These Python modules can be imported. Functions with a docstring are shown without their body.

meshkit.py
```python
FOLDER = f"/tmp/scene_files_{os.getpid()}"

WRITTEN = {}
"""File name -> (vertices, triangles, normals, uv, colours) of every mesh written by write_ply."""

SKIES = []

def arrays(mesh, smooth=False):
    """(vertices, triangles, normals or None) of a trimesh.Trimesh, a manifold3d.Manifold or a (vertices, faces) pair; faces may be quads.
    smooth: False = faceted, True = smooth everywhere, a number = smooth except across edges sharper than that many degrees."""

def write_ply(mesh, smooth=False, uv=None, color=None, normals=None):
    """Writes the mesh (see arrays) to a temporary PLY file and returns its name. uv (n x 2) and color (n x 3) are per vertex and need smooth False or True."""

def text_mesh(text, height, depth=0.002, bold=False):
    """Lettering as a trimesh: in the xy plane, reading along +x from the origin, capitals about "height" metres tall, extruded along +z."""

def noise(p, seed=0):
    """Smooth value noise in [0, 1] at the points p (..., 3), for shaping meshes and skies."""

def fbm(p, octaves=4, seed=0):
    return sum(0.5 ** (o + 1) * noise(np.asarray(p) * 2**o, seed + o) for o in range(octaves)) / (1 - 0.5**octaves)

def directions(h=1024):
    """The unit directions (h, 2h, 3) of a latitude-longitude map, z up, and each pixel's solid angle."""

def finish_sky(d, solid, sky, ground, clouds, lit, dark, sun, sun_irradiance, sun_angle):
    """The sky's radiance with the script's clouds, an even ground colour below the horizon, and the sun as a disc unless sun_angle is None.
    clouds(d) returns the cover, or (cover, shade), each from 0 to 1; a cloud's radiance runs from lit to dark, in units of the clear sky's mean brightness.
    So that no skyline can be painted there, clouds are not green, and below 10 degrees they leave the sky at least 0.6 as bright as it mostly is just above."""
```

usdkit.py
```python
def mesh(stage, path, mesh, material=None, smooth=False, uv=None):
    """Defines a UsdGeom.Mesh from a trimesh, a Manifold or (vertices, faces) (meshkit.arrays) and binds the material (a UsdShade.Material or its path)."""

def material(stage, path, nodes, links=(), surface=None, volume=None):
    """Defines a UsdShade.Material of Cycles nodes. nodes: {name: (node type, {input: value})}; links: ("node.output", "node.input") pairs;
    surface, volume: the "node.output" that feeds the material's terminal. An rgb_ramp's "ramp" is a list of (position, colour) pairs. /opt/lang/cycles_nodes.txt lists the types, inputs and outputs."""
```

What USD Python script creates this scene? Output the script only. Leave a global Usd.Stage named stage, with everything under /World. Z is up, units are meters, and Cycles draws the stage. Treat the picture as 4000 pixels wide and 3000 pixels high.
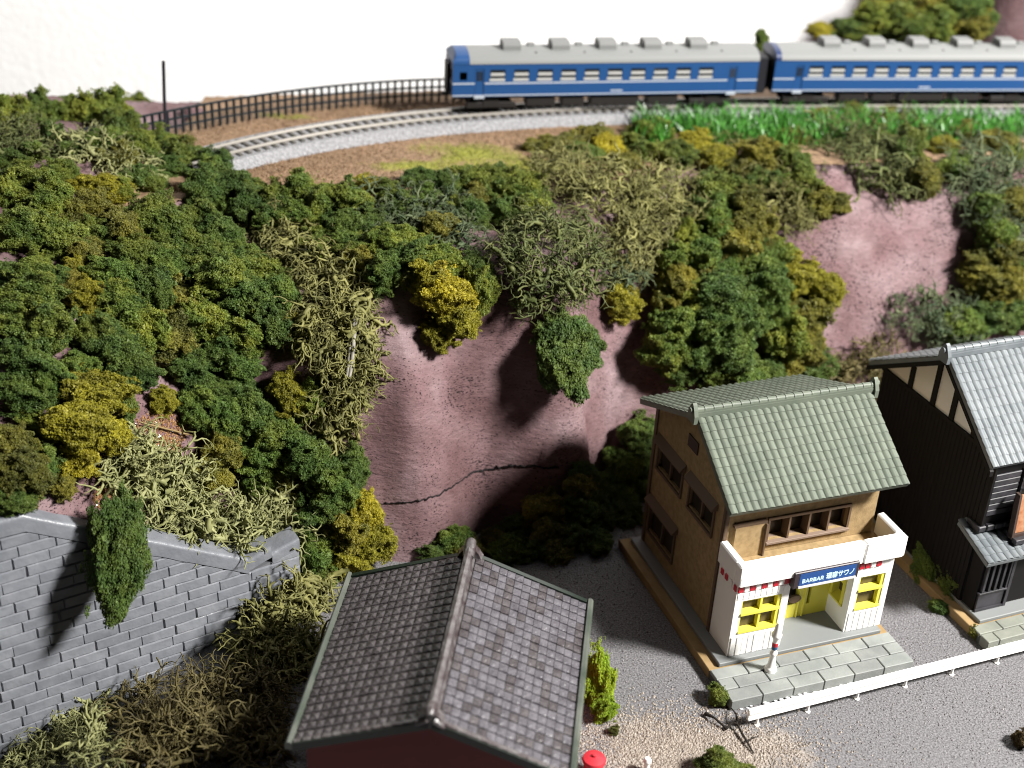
import math, glob
import numpy as np, trimesh, usdkit, meshkit
from scipy.interpolate import RBFInterpolator
from shapely.geometry import Polygon, box as sbox
from pxr import Usd, UsdGeom, UsdLux, UsdShade, Gf, Sdf, Vt

S = 0.01                      # the model is laid out in centimetres, written in metres
stage = Usd.Stage.CreateInMemory()
UsdGeom.SetStageUpAxis(stage, UsdGeom.Tokens.z)
UsdGeom.SetStageMetersPerUnit(stage, 1.0)
UsdGeom.Xform.Define(stage, '/World')
UsdGeom.Scope.Define(stage, '/World/Looks')

# ---------------------------------------------------------------- camera
FPX, PITCH, ROLL, H = 5300.0, math.radians(29.63), math.radians(3.2), 30.0
_r = np.array([1.0, 0, 0]); _u = np.array([0, math.sin(PITCH), math.cos(PITCH)]); FW = np.array([0, math.cos(PITCH), -math.sin(PITCH)])
RT = _r * math.cos(ROLL) + _u * math.sin(ROLL); UP = -_r * math.sin(ROLL) + _u * math.cos(ROLL)
EYE = np.array([0, 0, H])
cam = UsdGeom.Camera.Define(stage, '/World/camera')
m4 = np.eye(4); m4[0, :3] = RT; m4[1, :3] = UP; m4[2, :3] = -FW; m4[3, :3] = EYE * S
cam.AddTransformOp().Set(Gf.Matrix4d(*m4.ravel().tolist()))
cam.CreateHorizontalApertureAttr(36.0); cam.CreateVerticalApertureAttr(27.0)
cam.CreateFocalLengthAttr(36.0 * FPX / 4000)
cam.CreateClippingRangeAttr(Gf.Vec2f(0.02, 20))
cam.CreateFStopAttr(10.0); cam.CreateFocusDistanceAttr(0.445)
cam.CreateExposureAttr(0.0)

# ---------------------------------------------------------------- light: one desk lamp to the right, an unseen overhead panel added as ambient fill
def aim(x, pos, tgt):
    p, t = np.array(pos, float), np.array(tgt, float)
    z = p - t; z /= np.linalg.norm(z)
    a = np.cross([0, 0, 1.0], z) if abs(z[2]) < .99 else np.array([1.0, 0, 0]); a /= np.linalg.norm(a)
    b = np.cross(z, a)
    m = np.eye(4); m[0, :3] = a; m[1, :3] = b; m[2, :3] = z; m[3, :3] = p * S
    x.AddTransformOp().Set(Gf.Matrix4d(*m.ravel().tolist()))
key = UsdLux.DiskLight.Define(stage, '/World/desk_lamp_light')
aim(key, (70, 17, 66), (4, 44, 6))
key.CreateRadiusAttr(.08); key.CreateIntensityAttr(430.0); key.CreateNormalizeAttr(False); key.CreateColorAttr(Gf.Vec3f(1, .97, .93))
room = UsdLux.RectLight.Define(stage, '/World/ceiling_light')
aim(room, (0, 40, 190), (0, 60, 0))
room.CreateWidthAttr(.9); room.CreateHeightAttr(.9); room.CreateIntensityAttr(.40); room.CreateColorAttr(Gf.Vec3f(.93, .96, 1))

# ---------------------------------------------------------------- helpers
used = {}
def numbered(parent, name):
    k = (str(parent), name); n = used.get(k, 0); used[k] = n + 1
    return f'{parent}/{name}' if n == 0 else f'{parent}/{name}_{n:03d}'
def tag(p, label=None, cat=None, group=None, kind=None):
    p = p.GetPrim() if hasattr(p, 'GetPrim') else p
    for k, v in (('label', label), ('category', cat), ('group', group), ('kind', kind)):
        if v: p.SetCustomDataByKey(k, v)
    return p
LOC = {}
def thing(name, label, cat, loc=(0, 0, 0), group=None):
    path = numbered('/World', name); x = UsdGeom.Xform.Define(stage, path)
    x.AddTranslateOp().Set(Gf.Vec3d(*(float(c) * S for c in loc))); LOC[path] = np.array(loc, float)
    tag(x, label, cat, group); return path
def obj(name, mesh, m, parent=None, smooth=False, label=None):
    """one Mesh prim under parent (a path) or at top level; mesh in world centimetres"""
    path = numbered(parent or '/World', name)
    if isinstance(mesh, MB): mesh = mesh.get()
    if hasattr(mesh, 'vertices'): v, f = np.array(mesh.vertices, float), np.array(mesh.faces)
    else: v, f = np.array(mesh[0], float), np.array(mesh[1], int)
    off = np.zeros(3)
    q = parent
    while q and q != '/World':
        if q in LOC: off = LOC[q]; break
        q = q.rsplit('/', 1)[0]
    usdkit.mesh(stage, path, ((v - off) * S, f), MAT[m] if isinstance(m, str) else m, smooth=smooth)
    if label: tag(stage.GetPrimAtPath(path), label)
    return path
class Fr:
    """a local frame: origin on the ground, u along the front, v to the back, z up"""
    def __init__(s, o, ang):
        a = math.radians(ang); s.o = np.array([o[0], o[1], o[2] if len(o) > 2 else 0.0]); s.u = np.array([math.cos(a), math.sin(a), 0]); s.v = np.array([-math.sin(a), math.cos(a), 0]); s.z = np.array([0, 0, 1.0])
    def w(s, p):
        p = np.asarray(p, float); return s.o + p[..., :1] * s.u + p[..., 1:2] * s.v + p[..., 2:3] * s.z
class MB:
    def __init__(s, fr=None): s.v = []; s.f = []; s.n = 0; s.fr = fr
    def add(s, v, f, fr=True):
        v = np.asarray(v, float); f = np.asarray(f, int)
        if f.shape[1] == 4: f = np.vstack([f[:, [0, 1, 2]], f[:, [0, 2, 3]]])
        if s.fr is not None and fr: v = s.fr.w(v)
        s.v.append(v); s.f.append(f + s.n); s.n += len(v); return s
    def box(s, u0, u1, v0, v1, z0, z1, c=0.0):
        """a box, its edges chamfered by c"""
        if c <= 0:
            p = np.array([[x, y, z] for x in (u0, u1) for y in (v0, v1) for z in (z0, z1)], float)
            return s.add(p, [[0, 1, 3, 2], [4, 6, 7, 5], [0, 4, 5, 1], [2, 3, 7, 6], [0, 2, 6, 4], [1, 5, 7, 3]])
        pts = []
        for x, sx in ((u0, 1), (u1, -1)):
            for y, sy in ((v0, 1), (v1, -1)):
                for z, sz in ((z0, 1), (z1, -1)):
                    pts += [[x + sx * c, y + sy * c, z], [x + sx * c, y, z + sz * c], [x, y + sy * c, z + sz * c]]
        h = trimesh.convex.convex_hull(np.array(pts)); return s.add(h.vertices, h.faces)
    def hull(s, pts):
        h = trimesh.convex.convex_hull(np.asarray(pts, float)); return s.add(h.vertices, h.faces)
    def ext(s, poly, ax, a, b):
        """polygon extruded along an axis: ax 'v' polygon in (u,z); 'u' polygon in (v,z); 'z' polygon in (u,v)"""
        m = trimesh.creation.extrude_polygon(poly if hasattr(poly, 'exterior') else Polygon(poly), b - a, engine='earcut')
        p = np.array(m.vertices); f = np.array(m.faces)
        if ax == 'z': q = np.stack([p[:, 0], p[:, 1], p[:, 2] + a], 1)
        elif ax == 'v': q = np.stack([p[:, 0], p[:, 2] + a, p[:, 1]], 1); f = f[:, ::-1]
        else: q = np.stack([p[:, 2] + a, p[:, 0], p[:, 1]], 1)
        return s.add(q, f)
    def tube(s, pts, rad, n=8, cap=True):
        v, f = tubes(np.asarray(pts, float)[None], np.broadcast_to(rad, (1, len(pts))).astype(float), n)
        s.add(v, f)
        if cap:
            k = len(pts)
            s.add(v[:n], [[0, i + 1, i] for i in range(1, n - 1)]); s.add(v[(k - 1) * n:], [[0, i, i + 1] for i in range(1, n - 1)])
        return s
    def lathe(s, c, prof, n=20):
        """profile (r, z) turned about the vertical through c"""
        a = np.arange(n) * 2 * np.pi / n; P = np.array(prof, float)
        v = np.stack([c[0] + P[:, :1] * np.cos(a), c[1] + P[:, :1] * np.sin(a), np.broadcast_to(c[2] + P[:, 1:2], (len(P), n))], -1).reshape(-1, 3)
        i, j = np.meshgrid(np.arange(len(P) - 1), np.arange(n), indexing='ij')
        return s.add(v, np.stack([i * n + j, i * n + (j + 1) % n, (i + 1) * n + (j + 1) % n, (i + 1) * n + j], -1).reshape(-1, 4))
    def get(s): return np.vstack(s.v), np.vstack(s.f)
def tubes(P, R, n=4):
    """many polylines P (N, K, 3) with radii R (N, K) as one mesh"""
    N, K, _ = P.shape
    T = np.gradient(P, axis=1); T /= np.linalg.norm(T, axis=2, keepdims=True) + 1e-9
    ref = np.where(np.abs(T[:, :, 2:]) < .85, [0, 0, 1.0], [1.0, 0, 0])
    A = np.cross(T, ref); A /= np.linalg.norm(A, axis=2, keepdims=True) + 1e-9
    B = np.cross(T, A); a = np.arange(n) * 2 * np.pi / n
    V = P[:, :, None] + R[:, :, None, None] * (np.cos(a)[:, None] * A[:, :, None] + np.sin(a)[:, None] * B[:, :, None])
    i, j, k = np.meshgrid(np.arange(N) * K * n, np.arange(K - 1), np.arange(n), indexing='ij')
    b = i + j * n; k2 = (k + 1) % n
    F = np.stack([b + k, b + n + k, b + n + k2, b + k2], -1).reshape(-1, 4)
    return V.reshape(-1, 3), np.vstack([F[:, [0, 1, 2]], F[:, [0, 2, 3]]])
def ray(p): p = np.asarray(p, float); return FW * FPX + (p[..., :1] - 2000) * RT - (p[..., 1:2] - 1500) * UP
def at(x, y, z=0.0):
    d = ray((x, y)); return EYE + d * ((z - H) / d[2])

# ---------------------------------------------------------------- materials
MAT = {}
def simple(name, col, rough=.5, spec=.5, **kw):
    MAT[name] = usdkit.material(stage, f'/World/Looks/{name}', {'p': ('principled_bsdf', {'base_color': col, 'roughness': rough, 'specular_ior_level': spec, **kw})}, surface='p.BSDF')
def noisy(name, ca, cb, scale, rough=.6, spec=.4, bump=.0, bscale=None, dist=.0004, detail=3, lo=.35, hi=.65, vec=None, **kw):
    n = {'g': ('geometry', {}), 'n': ('noise_texture', {'scale': scale, 'detail': float(detail)}), 'r': ('rgb_ramp', {'ramp': [(lo, ca), (hi, cb)]}),
         'p': ('principled_bsdf', {'roughness': rough, 'specular_ior_level': spec, **kw})}
    l = [('n.fac', 'r.fac'), ('r.color', 'p.base_color')]
    if vec: n['m'] = ('mapping', {'scale': vec}); l += [('g.position', 'm.vector'), ('m.vector', 'n.vector')]
    else: l += [('g.position', 'n.vector')]
    if bump:
        n['n2'] = ('noise_texture', {'scale': bscale or scale * 3, 'detail': 3.0}); n['b'] = ('bump', {'strength': bump, 'distance': dist})
        l += [('g.position', 'n2.vector'), ('n2.fac', 'b.height'), ('b.normal', 'p.normal')]
    MAT[name] = usdkit.material(stage, f'/World/Looks/{name}', n, l, surface='p.BSDF')
def foam(name, c, c2):
    MAT[name] = usdkit.material(stage, f'/World/Looks/{name}', {
        'g': ('geometry', {}), 'n': ('noise_texture', {'scale': 130.0, 'detail': 2.0}), 'n2': ('noise_texture', {'scale': 1500.0, 'detail': 2.0}),
        'r': ('rgb_ramp', {'ramp': [(.36, c), (.64, c2)]}), 'r2': ('rgb_ramp', {'ramp': [(.3, (.6, .6, .6)), (.7, (1.2, 1.2, 1.2))]}), 'oi': ('object_info', {}), 'r3': ('rgb_ramp', {'ramp': [(0, (.80, .84, .84)), (.5, (1.12, 1.12, 1.1)), (1, (1.42, 1.34, 1.1))]}), 'm3': ('vector_math', {'math_type': 'multiply'}),
        'mx': ('vector_math', {'math_type': 'multiply'}),
        'p': ('principled_bsdf', {'roughness': .62, 'specular_ior_level': .35})},
        [('g.position', 'n.vector'), ('g.position', 'n2.vector'), ('n.fac', 'r.fac'), ('n2.fac', 'r2.fac'), ('r.color', 'mx.vector1'), ('r2.color', 'mx.vector2'), ('oi.random', 'r3.fac'), ('mx.vector', 'm3.vector1'), ('r3.color', 'm3.vector2'), ('m3.vector', 'p.base_color')], surface='p.BSDF')
foam('foam_green', (.080, .125, .020), (.165, .19, .026))
foam('foam_teal', (.058, .108, .020), (.110, .155, .026))
foam('foam_olive', (.10, .105, .02), (.19, .175, .024))
foam('foam_yellow', (.20, .18, .014), (.32, .285, .02))
foam('foam_lime', (.20, .30, .012), (.28, .36, .02))
foam('foam_brown', (.05, .035, .015), (.09, .06, .02))
noisy('lichen_khaki', (.115, .115, .036), (.235, .225, .075), 160, .6, .3)
noisy('lichen_pale', (.17, .18, .07), (.30, .305, .13), 160, .55, .35)
noisy('lichen_olive', (.06, .078, .022), (.13, .14, .045), 160, .6, .3)
noisy('lichen_green', (.055, .085, .04), (.11, .13, .06), 160, .6, .3)
noisy('lichen_brown', (.075, .06, .022), (.155, .13, .05), 160, .6, .3)  # colour taken darker to stand in for the shed's wide shadow
simple('white_plastic', (.90, .89, .86), .42, .5)
simple('yellow_plastic', (.72, .66, .08), .4, .5)
simple('red_paint', (.5, .015, .03), .45)
simple('sign_blue', (.008, .06, .23), .35)
simple('sign_letter', (.55, .75, .9), .4)
simple('sign_frame', (.028, .018, .022), .4)
simple('sign_sill', (.6, .6, .6), .4)
noisy('stucco', (.27, .19, .095), (.36, .255, .13), 500, .8, .2, .5, 2500, .0002)
noisy('stucco_gap', (.27, .19, .095), (.36, .255, .13), 500, .8, .2)
simple('wood_brown', (.13, .085, .055), .6, .3)
simple('wood_dark', (.055, .035, .028), .6, .3)
simple('sill_brown', (.23, .165, .125), .6, .3)
simple('window_dark', (.03, .024, .018), .25, .5)
simple('window_interior', (.10, .075, .03), .5, .4)
noisy('tile_green', (.112, .132, .102), (.138, .158, .122), 120, .5, .35, .3, 1500, .0001)
noisy('tile_green_pale', (.122, .144, .112), (.146, .168, .131), 120, .5, .35, .3, 1500, .0001)
noisy('tile_silver', (.125, .142, .152), (.175, .193, .203), 120, .42, .5, .3, 1500, .0001)
noisy('tile_silver_pale', (.145, .162, .172), (.19, .208, .218), 120, .42, .5, .3, 1500, .0001)
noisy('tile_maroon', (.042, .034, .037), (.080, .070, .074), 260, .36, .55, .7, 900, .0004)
noisy('tile_maroon_lit', (.072, .066, .077), (.125, .118, .133), 260, .36, .55, .7, 900, .0004)  # lighter copy for the right slope, its brighter light put into the colour
noisy('ridge_grey', (.045, .032, .033), (.13, .12, .12), 300, .3, .6, .6, 900, .0004)
noisy('gutter_green', (.04, .055, .04), (.12, .13, .11), 70, .45, .5)
simple('gutter_dark', (.012, .02, .014), .3, .5)
simple('red_wall', (.16, .022, .02), .6, .4)
noisy('base_tan', (.27, .18, .08), (.33, .225, .11), 200, .7, .2)
noisy('paver_grey', (.21, .225, .215), (.28, .295, .28), 120, .55, .3, .25, 1200, .0002)
noisy('paver_grey_dark', (.18, .19, .185), (.24, .25, .24), 120, .55, .3, .25, 1200, .0002)
simple('paver_joint', (.09, .095, .095), .7, .3)
simple('step_grey', (.20, .21, .21), .5, .4)
noisy('paver_moss', (.19, .20, .17), (.25, .26, .22), 120, .55, .3, .25, 1200, .0002)
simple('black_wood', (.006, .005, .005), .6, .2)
noisy('black_board', (.02, .02, .022), (.04, .038, .045), 300, .5, .4)
simple('plaster_white', (.85, .83, .79), .6)
noisy('signboard', (.32, .12, .05), (.42, .22, .12), 400, .6, .3)
noisy('stone_a', (.175, .185, .208), (.215, .225, .248), 200, .36, .5, .5, 500, .0004)
noisy('stone_b', (.162, .172, .193), (.20, .21, .232), 200, .38, .5, .5, 500, .0004)
noisy('stone_c', (.19, .20, .222), (.23, .24, .262), 200, .34, .5, .5, 500, .0004)
simple('stone_joint', (.14, .145, .158), .5)
simple('coach_blue', (.012, .060, .185), .42, .4)
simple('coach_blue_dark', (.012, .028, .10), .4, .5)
simple('coach_roof', (.215, .222, .22), .55, .3)
simple('coach_unit', (.185, .19, .188), .55, .3)
simple('coach_vent', (.07, .072, .072), .5, .4)
simple('coach_stripe', (.36, .40, .46), .45)
simple('coach_sash', (.40, .40, .39), .4)
simple('coach_glass', (.015, .017, .02), .12, .6)
simple('coach_under', (.014, .012, .011), .6, .3)
simple('coach_gangway', (.008, .008, .012), .6, .3)
simple('rail_metal', (.30, .28, .25), .35, .5, metallic=.6)
simple('sleeper', (.075, .07, .062), .6, .3)
noisy('ballast', (.20, .20, .21), (.33, .33, .345), 900, .6, .3, 1.0, 1300, .0006)
simple('fence_black', (.012, .017, .021), .5, .3)
simple('pole_black', (.018, .017, .024), .5, .3)
simple('mailbox_red', (.55, .035, .05), .4)
simple('twig', (.022, .018, .015), .7, .2)
noisy('stick_grey', (.16, .15, .12), (.36, .34, .29), 300, .6, .3)
simple('straw', (.25, .18, .08), .5, .4)
simple('pole_blue', (.03, .10, .22), .4)
simple('glue', (.75, .75, .76), .12, .8)
noisy('grain_grey', (.09, .085, .09), (.36, .34, .34), 3000, .5, .4)
noisy('grain_beige', (.24, .20, .165), (.50, .44, .38), 3000, .5, .4)
noisy('grain_amber', (.16, .07, .03), (.40, .24, .12), 3000, .12, .8)
noisy('grass_blade', (.04, .16, .02), (.10, .31, .05), 300, .35, .5)
noisy('turf_fibre', (.20, .13, .075), (.37, .245, .15), 60, .8, .2)
noisy('turf_fibre_green', (.16, .18, .03), (.31, .31, .05), 60, .8, .2)

def cliff_mat():
    n = {'g': ('geometry', {}), 'm': ('mapping', {'scale': (.5, .7, 1.5)}),
         'n1': ('noise_texture', {'scale': 35.0, 'detail': 4.0}), 'n2': ('noise_texture', {'scale': 520.0, 'detail': 5.0, 'roughness': .7}), 'n3': ('noise_texture', {'scale': 1700.0, 'detail': 1.5}), 'n4': ('noise_texture', {'scale': 60.0, 'detail': 2.0}),
         'c1': ('rgb_ramp', {'ramp': [(.32, (.118, .063, .065)), (.48, (.186, .110, .116)), (.66, (.262, .182, .192))]}),
         'pm': ('math', {'math_type': 'multiply_add', 'value2': .35, 'value3': -.175}), 'pa': ('math', {'math_type': 'add'}), 'pit': ('rgb_ramp', {'ramp': [(.29, (.10, .08, .08)), (.36, (1, 1, 1))]}),
         'str': ('rgb_ramp', {'ramp': [(.3, (.72, .70, .70)), (.7, (1.12, 1.12, 1.12))]}),
         'x1': ('vector_math', {'math_type': 'multiply'}), 'x2': ('vector_math', {'math_type': 'multiply'}),
         'rr': ('rgb_ramp', {'ramp': [(.50, (.85, .85, .85)), (.70, (.48, .48, .48))]}),
         'sum': ('math', {'math_type': 'add'}), 'b': ('bump', {'strength': .9, 'distance': .0007}), 'p': ('principled_bsdf', {'specular_ior_level': .4})}
    l = [('g.position', 'm.vector'), ('g.position', 'n1.vector'), ('m.vector', 'n2.vector'), ('m.vector', 'n3.vector'), ('g.position', 'n4.vector'), ('n1.fac', 'c1.fac'), ('n4.fac', 'pm.value1'), ('n3.fac', 'pa.value1'), ('pm.value', 'pa.value2'), ('pa.value', 'pit.fac'), ('n2.fac', 'str.fac'),
         ('c1.color', 'x1.vector1'), ('pit.color', 'x1.vector2'), ('x1.vector', 'x2.vector1'), ('str.color', 'x2.vector2'), ('x2.vector', 'p.base_color'),
         ('n4.fac', 'rr.fac'), ('rr.color', 'p.roughness'), ('n2.fac', 'sum.value1'), ('pit.color', 'sum.value2'), ('sum.value', 'b.height'), ('b.normal', 'p.normal')]
    MAT['cliff'] = usdkit.material(stage, '/World/Looks/cliff', n, l, surface='p.BSDF')
cliff_mat()
def blend_mat(name, ca, cb, spots, scale=900, rough=.6, bump=.8, dist=.0005, cc=None, back=None):
    """granular ground, with areas of another colour round the given centres (x, y, radius in cm)"""
    n = {'g': ('geometry', {}), 'n1': ('noise_texture', {'scale': float(scale), 'detail': 3.0}), 'n2': ('noise_texture', {'scale': 90.0, 'detail': 4.0}), 'n3': ('noise_texture', {'scale': 25.0, 'detail': 3.0}),
         'r1': ('rgb_ramp', {'ramp': ca}), 'r2': ('rgb_ramp', {'ramp': cb}), 'b': ('bump', {'strength': bump, 'distance': dist}), 'p': ('principled_bsdf', {'roughness': rough, 'specular_ior_level': .4})}
    l = [('g.position', f'{k}.vector') for k in ('n1', 'n2', 'n3')] + [('n1.fac', 'r1.fac'), ('n1.fac', 'r2.fac'), ('n1.fac', 'b.height'), ('b.normal', 'p.normal')]
    last = 'r1.color'
    for i, (x, y, r, sq) in enumerate(spots):
        n[f'd{i}'] = ('mapping', {'location': (-x * S / (r * S), -y * S / (r * S * sq), 0.0), 'scale': (1 / (r * S), 1 / (r * S * sq), 0.0)})
        n[f'l{i}'] = ('vector_math', {'math_type': 'length'}); n[f'a{i}'] = ('math', {'math_type': 'add'}); n[f's{i}'] = ('math', {'math_type': 'multiply', 'value2': 1.6})
        n[f'k{i}'] = ('rgb_ramp', {'ramp': [(.55, (1, 1, 1)), (.85, (0, 0, 0))]}); n[f'h{i}'] = ('math', {'math_type': 'multiply', 'value2': .5})
        n[f'x{i}'] = ('mix', {'mix_type': 'mix'})
        l += [('g.position', f'd{i}.vector'), (f'd{i}.vector', f'l{i}.vector1'), ('n2.fac', f's{i}.value1'), (f'l{i}.value', f'a{i}.value1'), (f's{i}.value', f'a{i}.value2'), (f'a{i}.value', f'h{i}.value1'), (f'h{i}.value', f'k{i}.fac'),
              (f'k{i}.color', f'x{i}.fac'), (last, f'x{i}.color1'), ('r2.color', f'x{i}.color2')]
        last = f'x{i}.color'
    l.append((last, 'p.base_color'))
    MAT[name] = usdkit.material(stage, f'/World/Looks/{name}', n, l, surface='p.BSDF')
DECK = 10.5
blend_mat('turf', [(.3, (.19, .12, .07)), (.7, (.33, .215, .13))], [(.3, (.15, .155, .025)), (.7, (.28, .28, .045))], [(-2.2, 53.4, 3.0, .55), (-4.4, 51.4, 2.4, .4), (.6, 52.0, 3.2, .5), (4.4, 55.2, 3.4, .5), (-10.4, 56.6, 1.4, .3)], 400, .8)
blend_mat('asphalt', [(.34, (.09, .087, .093)), (.5, (.15, .146, .153)), (.68, (.225, .222, .23))], [(.36, (.13, .105, .085)), (.46, (.34, .29, .245)), (.7, (.46, .41, .355))], [(5.4, 30.5, 3.1, .62), (8.2, 30.8, 2.0, .6)], 1500, .6, .8, .0005, back=1)

# ---------------------------------------------------------------- terrain: the hill behind the street, rising to the railway deck
WA = Fr((-7, 37.3), 34)                                   # the stone retaining wall stands along u < 0 of this frame
CTRL = [((300, 2050), 5.0), ((300, 1650), 7.4), ((300, 1250), 9.1), ((300, 850), 10.6), ((300, 450), 11.2), ((20, 1950), 6.2), ((20, 1400), 8.7), ((20, 900), 10.9), ((20, 480), 11.3),
        ((620, 2100), 3.2), ((620, 1650), 6.2), ((620, 1200), 8.6), ((620, 800), 10.4),
        ((920, 2120), 1.9), ((900, 1900), 3.2), ((900, 1500), 6.2), ((900, 1100), 8.7), ((900, 800), 10.1), ((900, 690), 10.5), ((1200, 2000), 1.9), ((1250, 1500), 6.3), ((1250, 1050), 9.0), ((1200, 720), 10.5),
        ((1500, 2200), 0.0), ((1500, 1900), 2.7), ((1600, 1600), 5.5), ((1500, 1230), 8.2), ((1500, 900), 9.9), ((1500, 730), 10.5), ((1900, 2080), -0.05), ((1900, 1750), 3.1), ((1900, 1450), 6.0), ((1950, 1200), 8.2), ((1950, 900), 9.6), ((2000, 640), 10.5),
        ((2300, 1960), 0.0), ((2300, 1740), 2.7), ((2300, 1400), 5.7), ((2300, 1100), 8.1), ((2300, 700), 10.5), ((2800, 1450), 4.5), ((2850, 1200), 6.6), ((2900, 950), 8.3), ((3000, 600), 10.5),
        ((3400, 1350), 4.4), ((3400, 1150), 6.4), ((3400, 900), 8.6), ((3450, 600), 10.5), ((3900, 1250), 4.9), ((3900, 1050), 7.0), ((3900, 850), 8.9), ((3950, 600), 10.5)]
XY = [at(*p, z) for p, z in CTRL]
XY = [list(q) for q in XY] + [[-4.6, 37.8, -1.2], [-.6, 40.3, -1.2], [3.4, 42.0, -1.2], [9, 45.0, -.8], [15, 48.3, -.8], [22, 50.6, -.8], [-7.2, 38.2, .9]]
for y in (60, 68, 76):
    XY += [[x, y, DECK] for x in (-32, -20, -10, 0, 10, 20, 32)]
XY += [[-3, 53, DECK], [3, 56, DECK], [10, 59, DECK], [-9, 51, DECK], [17, 60, DECK], [-12.5, 50.6, DECK + .1], [-24, 40, 9.6], [-28, 52, 11.0], [-21, 53, 11.2], [-16, 54.5, DECK], [-18, 57, DECK], [30, 52, 5], [30, 57, 10], [-16, 30, 7.2]]
XY = np.array(XY)
rbf = RBFInterpolator(XY[:, :2], XY[:, 2], kernel='thin_plate_spline', smoothing=.02)
GS = .14; GX = np.arange(-34, 34.01, GS); GY = np.arange(27, 66.01, GS)
gx, gy = np.meshgrid(GX, GY, indexing='ij')
GZ = rbf(np.stack([gx.ravel(), gy.ravel()], 1)).reshape(gx.shape)
q3 = np.stack([gx, gy, GZ], -1)
# the lower plaster layer of the cliff stands back under an open joint
crack = lambda x: np.interp(x, (-5, -3.4, -1.6, 0, 2, 4), (1.9, 2.15, 2.15, 2.35, 2.5, 2.5)) + .05 * np.sin(x * 2.1)
back_ = np.zeros_like(GZ); sh_ = int(round(.15 / GS)); back_[:, sh_:] = GZ[:, :-sh_]; back_[:, :sh_] = GZ[:, :sh_]
onc = (gx > -5.2) & (gx < 4.2) & (back_ < crack(gx)) & (gy > 36); GZ = np.where(onc, back_, GZ); q3 = np.stack([gx, gy, GZ], -1)
rough = (meshkit.fbm(q3 * .4, 4, 3) - .5) * .55 + (meshkit.fbm(q3 * 1.6, 3, 8) - .5) * .2
deckness = np.clip((GZ - 9.9) / .6, 0, 1)
GZ = GZ + rough * (1 - deckness) * np.clip((GZ + .3) / 1.5, 0, 1)
GZ = np.where((GZ > DECK - .25) & (gy > 47.5 + (gx + 6) * .35) & (gx > -14.5), DECK + (meshkit.fbm(q3 * 2.5, 2, 5) - .5) * .06, GZ)
def wuv(x, y): dx, dy = x - WA.o[0], y - WA.o[1]; return dx * WA.u[0] + dy * WA.u[1], dx * WA.v[0] + dy * WA.v[1]
wu, wv = wuv(gx, gy)
def wall_top(u): return np.where(u < -8.6, 5.9, np.where(u < -1.8, 1.75 + (-1.8 - u) * .605, 1.85))
GZ = np.where((wu < .2) & (wv < 2.0) & (wv > .3), np.minimum(GZ, wall_top(wu) - .1 + np.clip(wv - .3, 0, 9) * 1.0), GZ)
HZ = np.where((wu < .1) & (wv < .35), -5.0, GZ)
def dip(x, y):
    u, v = wuv(x, y); return -.30 * np.clip(-u - .6, 0, 12) * np.exp(-(np.clip(-v - .3, 0, 50) / 3.2) ** 2)
def bil(Z, x, y):
    i = np.clip((np.asarray(x) - GX[0]) / GS, 0, len(GX) - 1.001); j = np.clip((np.asarray(y) - GY[0]) / GS, 0, len(GY) - 1.001)
    a, b = i.astype(int), j.astype(int); s, t = i - a, j - b
    return Z[a, b] * (1 - s) * (1 - t) + Z[a + 1, b] * s * (1 - t) + Z[a, b + 1] * (1 - s) * t + Z[a + 1, b + 1] * s * t
GNDF = lambda x, y: dip(x, y)
def height(x, y): return np.maximum(bil(HZ, x, y), GNDF(x, y))
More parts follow.
